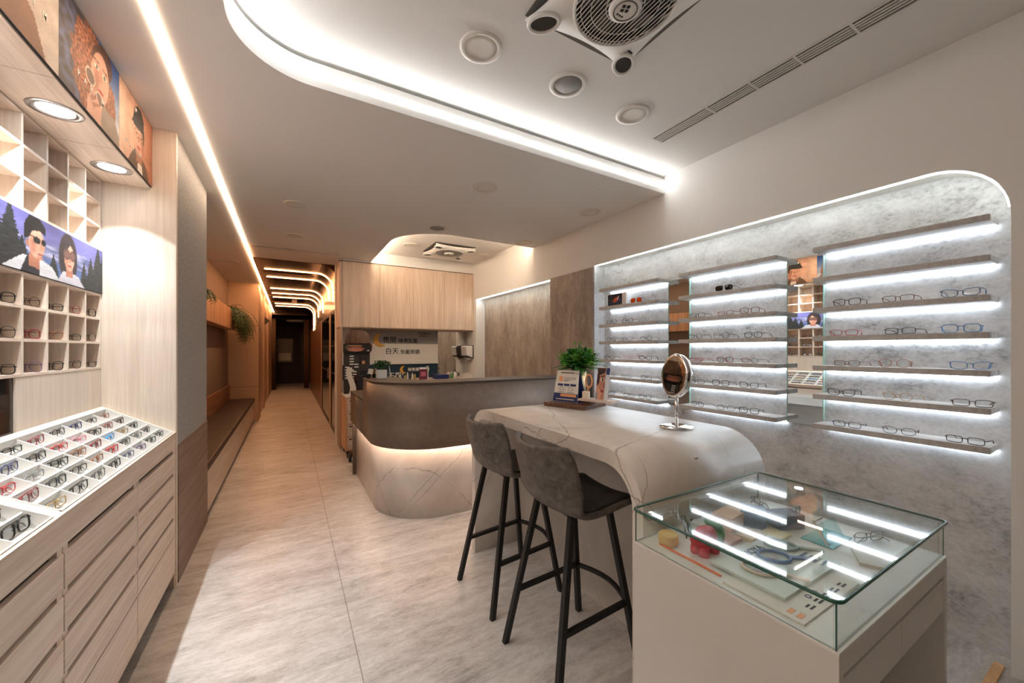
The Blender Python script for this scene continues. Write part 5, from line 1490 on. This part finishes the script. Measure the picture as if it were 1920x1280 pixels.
def hair(u, v):
    a = PI * u; rr = .165 * math.sin(PI * min(1, .5 + v * .5)) ** .5
    return (.815 + .165 * math.cos(a) * math.cos(v * PI / 2) ** .6, 5.60 - .05 * math.sin(a) * math.cos(v * PI / 2), 1.475 + .19 * math.sin(v * PI / 2) - .0)
hd.grid(hair, 32, 16)
hd.build('hair', HAIR, t, solid=.006)
MB().tube([(.967, 5.58, 1.50), (.985, 5.58, 1.45), (.985, 5.58, 1.38)], [.016, .018, .004], 8).build('hair_lock', HAIR, t)
k = 0
for (x, z, n_) in ((.735, 1.30, 4), (.795, 1.19, 2), (.68, 1.15, 5), (.735, 1.11, 1), (.77, 1.09, 4)):
    for i in range(n_):
        MB().box(x - .027, x + .027, 5.590, 5.5995, z - i * .036, z - i * .036 + .017).build('tag_card', WHITE, t)
MB().box(.84, .93, 5.592, 5.5995, 1.20, 1.30).build('small_photo', plain('photo_dark', (52, 34, 34), .5), t)
MB().box(.865, .905, 5.590, 5.592, 1.20, 1.245).build('photo_skin', plain('photo_skin', (206, 150, 120), .5), t)
mb = MB()
for i in range(14): mb.box(.765, .83, 5.57, 5.5995, .82 + i * .0165, .832 + i * .0165)
mb.build('maroon_cases', plain('case_maroon', (92, 52, 52), .5), t)
for nm, x, y, w, m_, ph, z0, z1, lab in (('wavy_stand', .715, 5.47, .040, plain('wavy_white', (222, 214, 204), .4), .3, .80, 1.16, 'white wavy upright display strip on the drawer cart'), ('wavy_stand', .86, 5.45, .055, plain('wavy_black', (34, 36, 40), .4), 1.9, .80, 1.12, 'black wavy upright display strip on the drawer cart'), ('wavy_stand', .945, 5.44, .04, plain('wavy_grey', (206, 204, 200), .4), 2.1, .80, 1.14, 'pale grey wavy upright display strip beside the black one')):
    pts = []
    N2 = 22
    L_ = [(x - w + .022 * math.sin(ph + 5.5 * i / N2), y, z0 + (z1 - z0) * i / N2) for i in range(N2 + 1)]
    R_ = [(x + w * (1 - .45 * i / N2) + .022 * math.sin(ph + 5.5 * i / N2), y, z0 + (z1 - z0) * i / N2) for i in range(N2 + 1)]
    mb = MB()
    vs = L_ + R_ + [(p[0], y + .012, p[2]) for p in L_ + R_]; n = N2 + 1
    fs = []
    for i in range(N2):
        fs += [[i, n + i, n + i + 1, i + 1], [2 * n + i + 1, 3 * n + i + 1, 3 * n + i, 2 * n + i], [i, i + 1, 2 * n + i + 1, 2 * n + i], [n + i + 1, n + i, 3 * n + i, 3 * n + i + 1]]
    fs += [[0, 2 * n, 3 * n, n], [n - 1, n + n - 1, 3 * n + n - 1, 2 * n + n - 1]]
    mb.add(vs, fs)
    tag(mb.build(nm, m_, loc=(x, y, z0)), lab, 'display')
# plant and small things on the ledge of the reception counter
t = thing('potted_plant', 'small bushy plant in a white square pot on the reception ledge', 'plant', (.735, 3.66, 1.136))
pc = V((.735, 3.66, 1.1362))
MB().box(pc.x - .042, pc.x + .042, pc.y - .042, pc.y + .042, pc.z, pc.z + .078).build('pot', WHITE, t, bev=.003)
mb = MB(); r = random.Random(9)
for q in ((-.03, 0, .11), (.035, 0, .115), (0, .02, .095)):
    leafmass(mb, pc + V(q), .04, 130, .022, r, (0, 2, 2), 1.0, -.6)
    mb.tube([pc + V((0, 0, .07)), pc + V(q)], .003, 5)
mb.build('foliage', [plain('leaf_mid', (66, 112, 62), .5), LEAF, LEAF_D], t)
t = thing('acrylic_easel', 'white outlined trapezoid frame behind the small white potted plant', 'frame', (.80, 3.86, .94))
pts = [(.70, 3.93, .9365 + .004), (.75, 3.93, 1.265), (.86, 3.93, 1.265), (.90, 3.93, .9405)]
MB().tube(pts, .005, 6).build('frame', WHITE, t)
MB().prism([pts[0], pts[1], pts[2], pts[3]], (0, .003, 0)).build('pane', thin_glass('acrylic_clear', (.93, .95, .95)), t)
MB().beam((.66, 3.90, 1.06), (.73, 3.90, 1.225), .014, .006).beam((.66, 3.90, 1.06), (.70, 3.92, .945), .006).build('copper_stick', plain('copper_plastic', (170, 96, 60), .3, .6), t)
spectacles('square', 'black', (.66, 3.715, 1.1362), (0, 0, 2.0), 'black sunglasses lying open on the reception ledge beside the white pot', None, lens=LENS_G, cat='sunglasses', name='sunglasses')
on('note_pad', MB().box(.63, .72, 3.90, 4.02, .9362, .946), PRINTW, (.675, 3.96, .936), 'small white note pad on the low side ledge of the counter', 'note pad')
on('paper_scrap', MB().box(.60, .66, 4.98, 5.06, 0, .006), PRINTW, (.63, 5.02, 0), 'small white card lying on the floor by the trolley wheels', 'paper')
wp = MB().box(2.46, 2.72, .372, .402, 0, .012)
tag(wp.build('wooden_strip', wood('pale_pine', (232, 190, 140), (206, 156, 104), 2), loc=(2.59, .387, .0)), 'short pale wooden strip lying on the floor at the bottom right corner', 'strip')

# ------------------------------------------------------------------ world, camera, view
w = bpy.data.worlds.new('World'); SC.world = w; w.use_nodes = True
bg = w.node_tree.nodes.get('Background') or w.node_tree.nodes.new('ShaderNodeBackground')
bg.inputs[0].default_value = (.8, .85, 1, 1); bg.inputs[1].default_value = .05
cam = bpy.data.cameras.new('camera'); co = bpy.data.objects.new('camera', cam); COL.objects.link(co)
co.location = (0, 0, 1.4); co.rotation_euler = (PI / 2, 0, -math.atan(418 / 720))
cam.sensor_width = 36; cam.lens = 13.5; cam.shift_y = 15 / 1920; cam.clip_start = .02
SC.camera = co
SC.view_settings.view_transform = 'Standard'; SC.view_settings.look = 'None'; SC.view_settings.gamma = 1; SC.view_settings.use_curve_mapping = False
SC.view_settings.exposure = 1.58
try:
    SC.cycles.use_denoising = True
    SC.cycles.max_bounces = 12; SC.cycles.diffuse_bounces = 8; SC.cycles.glossy_bounces = 5; SC.cycles.transparent_max_bounces = 24
    SC.cycles.caustics_reflective = False; SC.cycles.caustics_refractive = False
    SC.cycles.sample_clamp_indirect = 6
except Exception: pass
